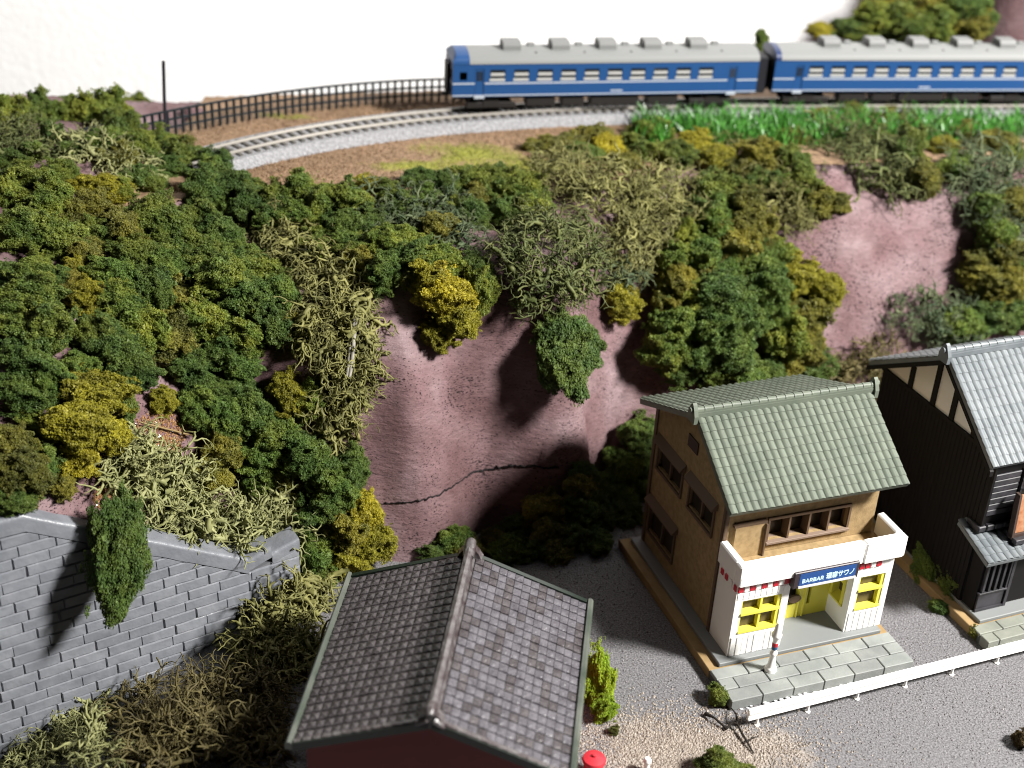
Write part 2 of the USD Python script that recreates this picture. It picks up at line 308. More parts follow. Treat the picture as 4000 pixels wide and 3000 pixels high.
def hits(px, py):
    """where the line of sight through the photograph's pixels meets the hill or the ground, and the slope's normal there"""
    p = np.stack([np.atleast_1d(px), np.atleast_1d(py)], -1).astype(float); d = ray(p); d /= np.linalg.norm(d, axis=1, keepdims=True)
    t = np.full(len(p), 22.0); done = np.zeros(len(p), bool)
    for _ in range(620):
        q = EYE + d * t[:, None]; below = q[:, 2] < height(q[:, 0], q[:, 1]); done |= below; t = np.where(done, t, t + .09)
    q = EYE + d * t[:, None]; e = .35
    n = np.stack([height(q[:, 0] - e, q[:, 1]) - height(q[:, 0] + e, q[:, 1]), height(q[:, 0], q[:, 1] - e) - height(q[:, 0], q[:, 1] + e), np.full(len(q), 2 * e)], 1)
    return q, n / np.linalg.norm(n, axis=1, keepdims=True), d, done
def sheet(mask, Z, x0=GX, y0=GY):
    ix = -np.ones(Z.shape, int); keep = mask.copy()
    cell = mask[:-1, :-1] & mask[1:, :-1] & mask[:-1, 1:] & mask[1:, 1:]
    keep[:] = False; keep[:-1, :-1] |= cell; keep[1:, :-1] |= cell; keep[:-1, 1:] |= cell; keep[1:, 1:] |= cell
    ix[keep] = np.arange(keep.sum()); X, Y = np.meshgrid(x0, y0, indexing='ij')
    v = np.stack([X[keep], Y[keep], Z[keep]], 1); a, b = np.nonzero(cell)
    f = np.stack([ix[a, b], ix[a + 1, b], ix[a + 1, b + 1], ix[a, b + 1]], 1)
    return v, np.vstack([f[:, [0, 1, 2]], f[:, [0, 2, 3]]])
track_edge = 55.6 + (gx + 4) * .27
isdeck = (HZ > DECK - .12) & (gy > 46.8 + (gx + 6) * .30) & (gx > -15.5)
back = gy < 61.5 + np.clip((gx + 4) * .27, -6, 30)
def struct(name, mesh, m, smooth=True, label=None, kind='structure'):
    p = obj(name, mesh, m, None, smooth); tag(stage.GetPrimAtPath(p), label, None, None, kind); return p
grown = isdeck.copy(); HZ2 = np.where(isdeck, HZ - .06, HZ)
struct('hillside', sheet(back & (HZ > -5.5), HZ2), 'cliff', label='mauve painted plaster hillside and cliff behind the street')
struct('turf', sheet(isdeck & back, HZ + .02), 'turf', label='brown and green flocked ground on the railway shelf')
x0 = np.arange(-36, 36.1, .6); y0 = np.arange(12, 56.1, .6); X, Y = np.meshgrid(x0, y0, indexing='ij'); Zg = dip(X, Y)
Zg = np.where((wuv(X, Y)[1] > .3) & (wuv(X, Y)[0] < -.6), -3.5, Zg)
struct('ground', sheet(np.ones_like(Zg, bool), Zg, x0, y0), 'asphalt', label='dark gritty street surface with a beige gravel patch in front')
# the room wall behind the layout, its paper embossed
noisy('wallpaper', (.92, .92, .92), (.94, .94, .94), 60, .55, .3, .3, 260, .0012, vec=(1, 1, 2.4))
RW = Fr((0, 72), 14)
struct('wall', MB(RW).box(-70, 70, 0, 3, -30, 75), 'wallpaper', False, 'white embossed wallpaper on the room wall behind the layout')
# a rocky mound behind the coaches on the right and a low one behind the fence on the left
def mound(name, pts, pad, seed, label):
    P = np.array(pts, float); xs = np.arange(P[:, 0].min() - pad, P[:, 0].max() + pad, .3); ys = np.arange(P[:, 1].min() - pad, P[:, 1].max() + pad, .3)
    X, Y = np.meshgrid(xs, ys, indexing='ij'); Z = np.zeros_like(X) - 9
    for x, y, z, r in P:
        d2 = ((X - x) ** 2 + (Y - y) ** 2) / r ** 2; Z = np.maximum(Z, z - (z - 6) * np.clip(d2, 0, 1.2) ** 1.2)
    q = np.stack([X, Y, Z], -1); Z = Z + (meshkit.fbm(q * .5, 4, seed) - .5) * 1.2
    struct(name, sheet(Z > 5.5, Z, xs, ys), 'cliff', True, label)
mound('rock_mound', [(24.8, 70, 20.5, 3.4), (21.3, 70, 16.6, 2.4), (28.5, 72, 25, 4.6), (17.8, 69.6, 13.8, 2.2), (28.5, 68.0, 17.0, 3.0)], 4, 4, 'mauve rock mound behind the coaches at the right')
mound('rock_mound', [(-14.4, 56.6, 10.75, 1.8)], 3, 9, 'low mauve rock mound behind the pole at the left')

# ---------------------------------------------------------------- the railway
nr = np.array([[-12.75, 49.0], [-12.4, 49.45], [-10.65, 51.3], [-8.7, 53.2], [-6.5, 54.85], [-4.2, 56.15], [-0.9, 57.25]])
t = np.gradient(nr, axis=0); t /= np.linalg.norm(t, axis=1, keepdims=True); cen = nr + .45 * np.stack([-t[:, 1], t[:, 0]], 1)
CO = [Fr((-3.24, 56.46, 11.82), 13.1), Fr((10.93, 59.85, 11.82), 10.6)]
cen = list(map(tuple, cen)) + [tuple((CO[0].o + CO[0].u * k + CO[0].v * .95)[:2]) for k in (4.5, 7.5, 10.5, 13.0)] + [tuple((CO[1].o + CO[1].u * k + CO[1].v * .95)[:2]) for k in (2, 5, 8, 11, 15, 19)]
cen = np.array(cen)
from scipy.interpolate import CubicSpline, splprep, splev
tck, _ = splprep(cen.T, s=.25, k=3)
raw = np.array(splev(np.linspace(0, 1, 3000), tck)).T; arc = np.concatenate([[0], np.cumsum(np.linalg.norm(np.diff(raw, axis=0), axis=1))])
def on_track(s):
    s = np.asarray(s, float); x = np.interp(s, arc, raw[:, 0]); y = np.interp(s, arc, raw[:, 1]); x2 = np.interp(s + .02, arc, raw[:, 0]) - np.interp(s - .02, arc, raw[:, 0]); y2 = np.interp(s + .02, arc, raw[:, 1]) - np.interp(s - .02, arc, raw[:, 1])
    T = np.stack([x2, y2], -1); T /= np.linalg.norm(T, axis=-1, keepdims=True) + 1e-9; return np.stack([x, y], -1), T
def sweep(prof, ss):
    """a closed profile (across, z) swept along the track"""
    P, T = on_track(ss); Nn = np.stack([-T[:, 1], T[:, 0]], 1); pr = np.array(prof, float); k = len(pr)
    v = np.stack([P[:, None, 0] + Nn[:, None, 0] * pr[:, 0], P[:, None, 1] + Nn[:, None, 1] * pr[:, 0], np.broadcast_to(pr[:, 1], (len(P), k))], -1).reshape(-1, 3)
    i, j = np.meshgrid(np.arange(len(P) - 1), np.arange(k), indexing='ij')
    f = np.stack([i * k + j, i * k + (j + 1) % k, (i + 1) * k + (j + 1) % k, (i + 1) * k + j], -1).reshape(-1, 4)
    return v, np.vstack([f[:, [0, 1, 2]], f[:, [0, 2, 3]]])
ss = np.arange(.1, arc[-1] - .1, .25)
bal = sweep([(-1.45, DECK - .1), (-1.02, 10.90), (1.02, 10.90), (1.45, DECK - .1)], ss)
struct('ballast', bal, 'ballast', False, 'light grey moulded ballast under the rails')
tr = thing('railway_track', 'curved narrow railway track on grey ballast, running under the blue coaches', 'railway track', (0, 55, DECK))
for side in (-.45, .45):
    obj('rail', sweep([(side - .055, 10.97), (side - .03, 11.05), (side + .03, 11.05), (side + .055, 10.97), (side + .055, 10.9), (side - .055, 10.9)], ss), 'rail_metal', tr)
for k, s in enumerate(np.arange(1.0, arc[-1] - .5, .43)):
    P, T = on_track(s); fr = Fr((*P, 0), math.degrees(math.atan2(T[1], T[0])))
    obj('sleeper', MB(fr).box(-.085, .085, -.8, .8, 10.86, 10.955, .015), 'sleeper', tr)
# coaches
def coach(fr, n_units, units, label, first):
    L = 13.75; W = 1.92; Hs = 1.42
    t = thing('passenger_coach', label, 'train coach', fr.o, 'blue passenger coaches on the track')
    o = fr.o[2]; fr = Fr((fr.o[0], fr.o[1], 0), math.degrees(math.atan2(fr.u[1], fr.u[0])))
    z = lambda h: o + h
    wins = [(1.62 + 1.04 * k, 2.28 + 1.04 * k, .66, 1.17) for k in range(10)]
    doors = [(.98, 1.36), (12.38, 12.76)]
    side = Polygon([(0, z(0)), (L, z(0)), (L, z(Hs)), (0, z(Hs))])
    for a, b, c, d in wins: side = side.difference(sbox(a, z(c), b, z(d)))
    for a, b in doors: side = side.difference(sbox(a, z(.04), b, z(1.2)))
    side = side.difference(sbox(.3, z(.72), .62, z(1.08))) if first else side
    m = MB(fr).ext(side, 'v', 0, .07); m.box(0, L, .07 + .001, W, z(0), z(.08)); m.box(.05, L - .05, W - .07, W, z(.08), z(Hs)); m.box(L - .06, L, .07, W, z(.08), z(Hs))
    body = obj('body', m, 'coach_blue', t)
    obj('interior', MB(fr).box(.1, L - .1, .35, .4, z(.09), z(Hs)), 'coach_under', t)
    for a, b, c, d in wins:
        w = obj('window', MB(fr).box(a, b, .045, .065, z(c), z(d)), 'coach_glass', t)
        obj('sash_rail', MB(fr).box(a + .02, b - .02, .012, .044, z(c + .235), z(c + .36), .008), 'coach_sash', w)
        obj('sash_rail', MB(fr).box(a - .03, b - .01, -.012, .044, z(c + .005), z(c + .12), .008), 'coach_sash', w)
    for a, b in doors:
        d = obj('door', MB(fr).box(a + .02, b - .02, .03, .06, z(.04), z(1.19)), 'coach_blue', t)
        obj('door_window', MB(fr).box(a + .07, a + .17, .018, .029, z(.68), z(1.1)), 'coach_glass', d)
        obj('door_window', MB(fr).box(a + .21, b - .07, .018, .029, z(.68), z(1.1)), 'coach_glass', d)
        obj('door_step', MB(fr).box(a - .03, b + .03, -.03, .03, z(-.08), z(.07)), 'coach_stripe', t)
    segs = [0, .98, 1.36, 12.38, 12.76, L]
    for a, b in ((0, .96), (1.39, 12.35), (12.79, L)):
        obj('upper_stripe', MB(fr).box(a, b, -.006, 0.0, z(.545), z(.615)), 'coach_stripe', t)
        obj('lower_stripe', MB(fr).box(a, b, -.006, 0.0, z(.03), z(.085)), 'coach_stripe', t)
    obj('number_plate', MB(fr).box(7.0, 7.55, -.006, 0, z(.16), z(.225)), 'coach_stripe', t)
    # roof: an arc, blue at the cab end
    arc_ = [(W / 2 + (W / 2 + .03) * math.cos(a), z(Hs) + .47 * math.sin(a) ** .8) for a in np.linspace(0, math.pi, 15)]
    cut = .72 if first else .25
    if first: obj('roof_end', MB(fr).hull([(x, y, zz) for y, zz in arc_ for x in (0.16 if zz > z(Hs) + .2 else 0, cut)] + [(0, .1, z(Hs)), (0, W - .1, z(Hs))]), 'coach_blue', t)
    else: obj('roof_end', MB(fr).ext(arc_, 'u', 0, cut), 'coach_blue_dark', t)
    obj('roof', MB(fr).ext(arc_, 'u', cut + .002, L), 'coach_roof', t, 40)
    for u in units:
        ub = MB(fr).hull([(u + a, W / 2 + b * .44, z(Hs) + .36 + c) for a in (0, .78) for b, c in ((-1, -.06), (1, -.06), (-1, .26), (1, .26), (-.75, .41), (.75, .41))])
        k = obj('roof_unit', ub, 'coach_unit', t)
        obj('grille', MB(fr).box(u - .012, u - .001, W / 2 - .33, W / 2 + .33, z(Hs) + .36, z(Hs) + .68), 'coach_vent', k)
        obj('roof_vent', MB(fr).box(u + 1.16, u + 1.5, W / 2 + .1, W / 2 + .32, z(Hs) + .44, z(Hs) + .58, .03), 'coach_unit', t)
        obj('roof_vent', MB(fr).lathe((u + 1.4, .34, z(Hs) + .3), [(0, .12), (.05, .11), (.06, .0)], 8), 'coach_vent', t)
    # ends
    e = obj('end_wall', MB(fr).box(-.012, -.001, .06, W - .06, z(.02), z(Hs - .02)), 'coach_blue_dark' if first else 'coach_gangway', t)  # left-facing ends in darker colours, their shade put into the paint
    obj('gangway', MB(fr).box(-.16, -.013, .6, 1.32, z(-.04), z(1.3), .03), 'coach_gangway', t)
    obj('gangway', MB(fr).box(L + .001, L + .52, .22, 1.7, z(-.12), z(1.52), .05), 'coach_gangway', t)
    if first:
        for a in (.2, 1.4): obj('end_window', MB(fr).box(-.024, -.0125, a, a + .34, z(.75), z(1.15)), 'coach_glass', t)
        obj('end_stripe', MB(fr).box(-.02, -.0125, .06, .58, z(.545), z(.615)), 'coach_stripe', t)
    # running gear
    for c in (1.75, 11.85):
        bg = obj('bogie', MB(fr).box(c - 1.1, c + 1.1, .22, .34, 11.22, 11.5, .04).box(c - .35, c + .35, .2, W - .2, 11.3, 11.56).box(c - 1.1, c + 1.1, W - .34, W - .22, 11.22, 11.5, .04), 'coach_under', t)
        for dx in (-.7, .7):
            for v in (.47, 1.37):
                a = np.arange(14) * 2 * np.pi / 14
                obj('wheel', MB(fr).hull([(c + dx + .29 * math.cos(q), v + s, 11.34 + .29 * math.sin(q)) for q in a for s in (0, .1)]), 'coach_under', bg)
    obj('underframe', MB(fr).box(.1, L - .1, .3, W - .3, z(-.16), z(-.002)), 'coach_under', t)
    for a, b in ((3.3, 4.6), (4.9, 5.9), (6.2, 8.4), (8.8, 10.2)): obj('equipment_box', MB(fr).box(a, b, .18, .8, 11.3, z(-.162), .03), 'coach_under', t)
    obj('coupler', MB(fr).box(-.3, 0, .85, 1.07, z(-.2), z(-.05)), 'coach_under', t)
coach(CO[0], 5, (2.25, 4.4, 6.5, 8.55, 10.65), 'blue passenger coach at the front with a blue rounded cab end and five roof units', True)
coach(CO[1], 6, (2.35, 4.5, 6.6, 8.75, 10.85), 'second blue passenger coach, farther right behind the dark gangway gap, cut by the frame', False)
# lineside fence and pole
fb = np.array([[-17.4, 50.6], [-15.9, 52.2], [-14.6, 53.45], [-13.2, 54.7], [-11.6, 55.95], [-9.34, 57.4], [-6.96, 58.75], [-4.44, 59.6], [-1.9, 60.2]])
fck, _ = splprep(fb.T, s=.02, k=3); fr_ = np.array(splev(np.linspace(0, 1, 800), fck)).T; fa = np.concatenate([[0], np.cumsum(np.linalg.norm(np.diff(fr_, axis=0), axis=1))])
fpos = lambda s: np.array([np.interp(s, fa, fr_[:, 0]), np.interp(s, fa, fr_[:, 1])])
fe = thing('lineside_fence', 'black lattice fence curving behind the track on the left', 'fence', (-9.3, 57.4, DECK))
for s in np.arange(.1, fa[-1], .34):
    p = fpos(s); obj('post', MB().box(p[0] - .055, p[0] + .055, p[1] - .055, p[1] + .055, DECK - .2, 11.6, .012), 'fence_black', fe)
fs = np.arange(0, fa[-1], .2); fp = np.array([fpos(s) for s in fs])
for zz in (10.86, 11.2, 11.56):
    tt = np.gradient(fp, axis=0); tt /= np.linalg.norm(tt, axis=1, keepdims=True); nn = np.stack([-tt[:, 1], tt[:, 0]], 1)
    ring = np.stack([np.concatenate([fp + nn * a, np.full((len(fp), 1), zz + b)], 1) for a, b in ((-.03, -.045), (.03, -.045), (.03, .045), (-.03, .045))], 1)
    i, j = np.meshgrid(np.arange(len(fp) - 1), np.arange(4), indexing='ij'); f = np.stack([i * 4 + j, i * 4 + (j + 1) % 4, (i + 1) * 4 + (j + 1) % 4, (i + 1) * 4 + j], -1).reshape(-1, 4)
    obj('fence_rail', MB().add(ring.reshape(-1, 3), f), 'fence_black', fe)
po = thing('line_pole', 'thin black upright pole beside the fence at the left', 'pole', (-14.83, 53.3, DECK))
obj('shaft', MB().tube([(-14.83, 53.3, DECK - .3), (-14.76, 53.3, 12.2), (-14.68, 53.3, 13.66)], [.075, .07, .065], 10), 'pole_black', po)
obj('collar', MB().lathe((-14.83, 53.3, DECK), [(.13, -.2), (.13, .18), (.08, .24)], 12), 'pole_black', po)

# ---------------------------------------------------------------- the stone retaining wall
rng = np.random.default_rng(7)
BAT = .06
rw = thing('stone_wall', 'grey moulded stone block retaining wall with a sloping coping at the lower left', 'retaining wall', (-11, 34.6, 0))
def wallpoly():
    return Polygon([(-13, -5), (.05, -5), (.05, 1.86), (-1.8, 1.5), (-8.6, 5.45), (-13, 5.6)])
def bat(v): v = v.copy(); v[:, 1] = v[:, 1] + BAT * (v[:, 2] - 2); return v
m = trimesh.creation.extrude_polygon(wallpoly(), .34, engine='earcut'); pv = np.array(m.vertices)
obj('backing', (WA.w(bat(np.stack([pv[:, 0], pv[:, 2] + .022, pv[:, 1]], 1))), np.array(m.faces)[:, ::-1]), 'stone_joint', rw)
CH, BL = .385, 1.12; WP = wallpoly(); nb = 0
for k in range(-9, 15):
    z0, z1 = k * CH + .02, (k + 1) * CH + .02
    off = (.56 if k % 2 else 0) + rng.uniform(-.05, .05) + .19 * (k % 3)
    for i in range(-13, 3):
        a, b = i * BL + off + rng.uniform(-.04, .04), (i + 1) * BL + off
        cell = sbox(a + .003, z0 + .008, b - .003, z1 - .008).intersection(WP)
        if cell.is_empty or cell.area < .03 or cell.geom_type != 'Polygon' or b < -12.2: continue
        if z1 < -.36 * np.clip(-b, 0, 20) - .5: continue
        inner = cell.buffer(-.034, join_style=2)
        if inner.is_empty or inner.geom_type != 'Polygon': continue
        c0, c1 = np.array(cell.exterior.coords)[:-1], np.array(inner.exterior.coords)[:-1]
        lo, hi = cell.bounds[:2], cell.bounds[2:]
        if len(c0) == 4 and len(c1) == 4 and abs(cell.area - (hi[0] - lo[0]) * (hi[1] - lo[1])) < 1e-6:
            gu = np.linspace(lo[0] + .034, hi[0] - .034, 6); gz = np.linspace(lo[1] + .036, hi[1] - .036, 4)
            U, Z = np.meshgrid(gu, gz, indexing='ij'); sk = rng.uniform(-.03, .03)
            V = -.016 + .035 * (Z - gz.mean()) - .05 * meshkit.fbm(np.stack([U * 2.6, Z * 4 + 9, U * 0 + k], -1), 3, 4) + sk * (U - gu.mean()) * .6
            v = np.stack([U, V, Z], -1).reshape(-1, 3); q = lambda i, j: i * 4 + j
            f = [[q(i, j), q(i + 1, j), q(i + 1, j + 1), q(i, j + 1)] for i in range(5) for j in range(3)]
            rim = [q(i, 0) for i in range(6)] + [q(5, j) for j in range(1, 4)] + [q(i, 3) for i in range(4, -1, -1)] + [q(0, j) for j in (2, 1)]
            ring = []
            for r_ in rim:
                u_, z_ = v[r_, 0], v[r_, 2]
                ring.append([lo[0] if u_ < gu[0] + 1e-6 else hi[0] if u_ > gu[-1] - 1e-6 else u_, .02, lo[1] if z_ < gz[0] + 1e-6 else hi[1] if z_ > gz[-1] - 1e-6 else z_])
            n0 = len(v); v = np.vstack([v, ring]); nr_ = len(rim)
            f += [[n0 + i, n0 + (i + 1) % nr_, rim[(i + 1) % nr_], rim[i]] for i in range(nr_)]
            f = np.array(f); f = np.vstack([f[:, [0, 1, 2]], f[:, [0, 2, 3]]])
        else:
            h = trimesh.convex.convex_hull(np.vstack([np.stack([c0[:, 0], 0 * c0[:, 0] + .02, c0[:, 1]], 1), np.stack([c1[:, 0], 0 * c1[:, 0] - .04, c1[:, 1]], 1)])); v, f = np.array(h.vertices), np.array(h.faces)
        obj('stone', (WA.w(bat(v)), f), ('stone_a', 'stone_b', 'stone_c', 'stone_a')[rng.integers(4)], rw, 35); nb += 1
def beam(pts, lo, hi, v0, v1, c=.05):
    mm = []
    for (ua, za), (ub, zb) in zip(pts[:-1], pts[1:]):
        n_ = max(2, int(abs(ub - ua) / .25)); us = np.linspace(ua, ub, n_ + 1)
        for a, b in zip(us[:-1], us[1:]): mm.append((a, b, za + (zb - za) * (a - ua) / (ub - ua), za + (zb - za) * (b - ua) / (ub - ua)))
    prof = [(v0, lo), (v0 - .01, hi - .14), (v0 + .03, hi - .05), (v0 + .10, hi), (v1, hi + .03), (v1, lo)]
    st = [(a, za) for a, b, za, zb in mm] + [(mm[-1][1], mm[-1][3])]; k = len(prof)
    v = np.array([[u, pv_, z + pz + .03 * (meshkit.noise(np.array([u * 2.2, pz * 3, 1.0])) - .5)] for u, z in st for pv_, pz in prof])
    i, j = np.meshgrid(np.arange(len(st) - 1), np.arange(k), indexing='ij'); f = np.stack([i * k + j, i * k + (j + 1) % k, (i + 1) * k + (j + 1) % k, (i + 1) * k + j], -1).reshape(-1, 4)
    f = np.vstack([f[:, [0, 1, 2]], f[:, [0, 2, 3]], [[0, a + 1, a] for a in range(1, k - 1)], [[len(v) - k, len(v) - k + a, len(v) - k + a + 1] for a in range(1, k - 1)]])
    return WA.w(bat(v)), f
obj('coping', beam([(-13, 5.62), (-8.62, 5.47), (-5.2, 3.49)], 0, .58, -.06, .7), 'stone_b', rw, 40)
obj('coping', beam([(-5.19, 3.48), (-1.8, 1.51)], 0, .58, -.06, .7), 'stone_b', rw, 40)
for a, b in ((-1.79, -.96), (-.95, .07)): obj('coping', beam([(a, 1.62), (b, 1.87)], 0, .42, -.04, .7), 'stone_b', rw, 40)

# ---------------------------------------------------------------- tiled roofs
def pantile(fr, P0, eu, ed, en, w, l, lift=.034):
    """one curved roof tile: corner P0, eu across, ed down the slope, en out of the slope (frame vectors)"""
    us = np.linspace(0, 1, 7); prof = .042 * np.sin(np.clip(us * 1.25, 0, 1) * math.pi) ** 1.0 - .012 * (us > .8); v = []
    for d, h in ((-.06, 0.0), (l, lift)):
        for top in (0, 1):
            for a, p in zip(us, prof): v.append(P0 + eu * (a * w) + ed * d + en * (h + p + (.03 if top else 0)))
    f = []
    for i in range(6):
        f += [[7 + i, 8 + i, 22 + i, 21 + i], [14 + i, 15 + i, 1 + i, i][::1], [21 + i, 22 + i, 15 + i, 14 + i]]
    f += [[7, 21, 14, 0], [13, 6, 20, 27]]
    return MB(fr).add(np.array(v), np.array(f)[:, ::-1])
def roof_slope(t, fr, e0, e1, r0, nc, nrow, mats, part='roof_tile', stuff=False, split=None, parent=None):
    """tiles over the slope with eave corners e0, e1 and the ridge corner r0 above e0"""
    e0, e1, r0 = map(lambda a: np.array(a, float), (e0, e1, r0)); eu = e1 - e0; Lw = np.linalg.norm(eu); eu /= Lw; ed = e0 - r0; Ll = np.linalg.norm(ed); ed /= Ll
    en = np.cross(eu, -ed); en = en if en[2] > 0 else -en
    w, l = Lw / nc, Ll / nrow; rg = np.random.default_rng(3); allm = MB()
    deck = MB(fr).add(np.array([e0 - en * .16, e1 - en * .16, r0 + eu * Lw - en * .16, r0 - en * .16, e0, e1, r0 + eu * Lw, r0]), [[0, 1, 5, 4], [1, 2, 6, 5], [2, 3, 7, 6], [3, 0, 4, 7], [4, 5, 6, 7], [3, 2, 1, 0]])
    base = obj('roof_deck', deck, mats[0], parent or t)
    for c in range(nc):
        for r in range(nrow):
            P0 = r0 + eu * (c * w) + ed * (r * l) + en * (.004 + rg.uniform(-.004, .004))
            m = pantile(fr, P0, eu, ed, en, w * 1.02, l * 1.0)
            if stuff or (split and c >= split): a = m.get(); allm.add(a[0], a[1])
            else: obj(part, m, mats[int(rg.random() > .6)], base, 35)
    if stuff or split: tag(stage.GetPrimAtPath(obj('roof_tiles', allm, mats[0], base, 35)), None, None, None, 'stuff')
    return base
def ridge(t, fr, a, b, rad, n, m, ends, tiers=2, parent=None):
    a, b = np.array(a, float), np.array(b, float); L = np.linalg.norm(b - a); d = (b - a) / L; lat = np.cross([0, 0, 1.0], d); up = np.array([0, 0, 1.0])
    def bar(hw, z0, z1): 
        p = [a + lat * s * hw + up * zz for s in (-1, 1) for zz in (z0, z1)] + [b + lat * s * hw + up * zz for s in (-1, 1) for zz in (z0, z1)]; return MB(fr).hull(p)
    rb = obj('ridge_course', bar(rad * 1.5, -.1, .06), m, t)
    if tiers > 1: obj('ridge_course', bar(rad * 1.25, .061, .13), m, t)
    z0 = .13 if tiers > 1 else .06
    for k in range(n):
        p0, p1 = a + d * (L * k / n), a + d * (L * (k + .97) / n); ang = np.linspace(0, math.pi, 8); pts = []
        for p, r in ((p0, rad * .92), (p0 + d * L / n * .78, rad * .92), (p0 + d * L / n * .8, rad * 1.1), (p1, rad * 1.1)): pts.append([p + lat * r * math.cos(q) + up * (z0 + r * math.sin(q)) for q in ang])
        v = np.array(pts).reshape(-1, 3); i, j = np.meshgrid(np.arange(3), np.arange(7), indexing='ij'); f = np.stack([i * 8 + j, (i + 1) * 8 + j, (i + 1) * 8 + j + 1, i * 8 + j + 1], -1).reshape(-1, 4)
        mm = MB(fr).add(v, f); mm.add(v[24:], [[0, i, i + 1] for i in range(1, 7)]); mm.add(v[:8], [[0, i + 1, i] for i in range(1, 7)])
        obj('ridge_tile', mm, m, rb, 40)
    for p, s in ((a, -1), (b, 1)):
        if (s < 0 and not ends[0]) or (s > 0 and not ends[1]): continue
        c = p + d * s * .02
        mm = MB(fr).hull([c + lat * x + up * zz + d * s * y for x, zz in ((-rad * 2.2, -.28), (rad * 2.2, -.28), (-rad * 2.3, .0), (rad * 2.3, .0), (-rad * 1.5, .2), (rad * 1.5, .2), (0, z0 + rad * 2.6), (-rad * .7, z0 + rad * 2.1), (rad * .7, z0 + rad * 2.1)) for y in (0, .14)])
        mm.tube([c + up * (z0 + rad * .4) + d * s * y for y in (-.02, .22)], [rad * .95] * 2, 10)
        obj('ridge_end_tile', mm, m, t)

# ---------------------------------------------------------------- barber shop
BF = Fr((7.5, 32.53, 0), 21)
bs = thing('barber_shop', 'tan stucco barber shop with green tiled roof, white shopfront and yellow windows', 'shop', BF.w(np.array([3.4, 4, 0])))
bb = obj('base_plate', MB(BF).box(0, 6.8, 1.58, 9.0, .0, .36, .02), 'base_tan', bs)
obj('base_step', MB(BF).box(.36, 6.52, 1.6, 8.8, .361, .52, .02), 'step_grey', bs)
pv_ = obj('pavement', MB(BF).box(.02, 6.78, .03, 1.57, 0, .33), 'paver_joint', bs)
for r, (v0, v1, off) in enumerate(((.0, .52, .0), (.54, 1.04, .55), (1.06, 1.56, .05))):
    edges = sorted({0.0, 6.8} | {round(off + k * 1.13, 3) for k in range(0, 7) if .25 < off + k * 1.13 < 6.6})
    for k, (a, b) in enumerate(zip(edges[:-1], edges[1:])):
        d = (.0, .01, -.008, .006)[(k + r) % 4]
        obj('paver', MB(BF).box(a + .012, b - .012, v0 + .004, v1 - .012, .0 if r == 0 else .25, .405 + d, .022), ('paver_grey', 'paver_grey_dark')[(k * 3 + r) % 4 == 0], pv_)
# upper house
WL, WR, VF, VB = .78, 6.5, 3.2, 8.6
EZ = lambda v: np.where(v < 5.3, 5.95 + (v - 2.35) * .645, 7.85 - (v - 5.3) * .42)
gable = Polygon([(VF, .4), (VB, .4), (VB, float(EZ(VB)) - .2), (5.3, 7.62), (VF, float(EZ(VF)) - .2)])
lw = [(6.3, 8.15, 4.05, 5.0), (3.95, 5.65, 4.05, 5.0), (6.3, 8.25, 1.25, 2.4)]
gl = gable
for a, b, c, d in lw: gl = gl.difference(sbox(a, c, b, d))
walls = MB(BF).ext(gl, 'u', WL, WL + .18).ext(gable, 'u', WR - .18, WR)
fw = sbox(WL + .181, .4, WR - .181, 6.3).difference(sbox(2.42, 3.95, 5.4, 4.78)).difference(sbox(2.8, .4, 5.15, 2.9))
walls.ext(fw, 'v', VF, VF + .15); walls.box(WL + .181, WR - .181, VB - .15, VB, .4, 6.2)
wl = obj('wall', walls, 'stucco', bs)
obj('interior', MB(BF).box(WL + .2, WR - .2, 3.75, 3.8, .53, 6.0).box(WL + .2, WR - .2, 3.36, 3.75, 3.2, 3.25), 'window_dark', bs)
for v0, v1 in ((VF - .06, VF + .12), (VB - .12, VB + .06)):
    obj('corner_post', MB(BF).box(WL - .05, WL - .002, v0, v1, .4, float(EZ(VF if v0 < 5 else VB)) - .25), 'wood_brown', bs)
obj('corner_post', MB(BF).box(WL - .05, WL + .1, VF - .06, VF - .003, .4, 6.2), 'wood_brown', bs)
for a, b, c, d in lw:
    w = obj('side_window', MB(BF).box(WL + .1, WL + .13, a, b, c, d), 'window_dark', bs)
    obj('window_frame', MB(BF).box(WL - .06, WL + .1, a - .09, a, c - .06, d + .02).box(WL - .06, WL + .1, b, b + .09, c - .06, d + .02).box(WL - .07, WL + .1, a - .09, b + .09, c - .16, c - .061).box(WL, WL + .1, (a + b) / 2 - .04, (a + b) / 2 + .04, c, d), 'wood_brown', w)
    obj('window_hood', MB(BF).hull([(WL - x, y, zz) for y in (a - .18, b + .18) for x, zz in ((0, d + .03), (.24, d + .03), (.24, d + .09), (0, d + .32))]), 'wood_brown', w)
obj('vent', MB(BF).box(WL - .04, WL - .002, 5.5, 6.2, 6.1, 6.55), 'wood_dark', bs)
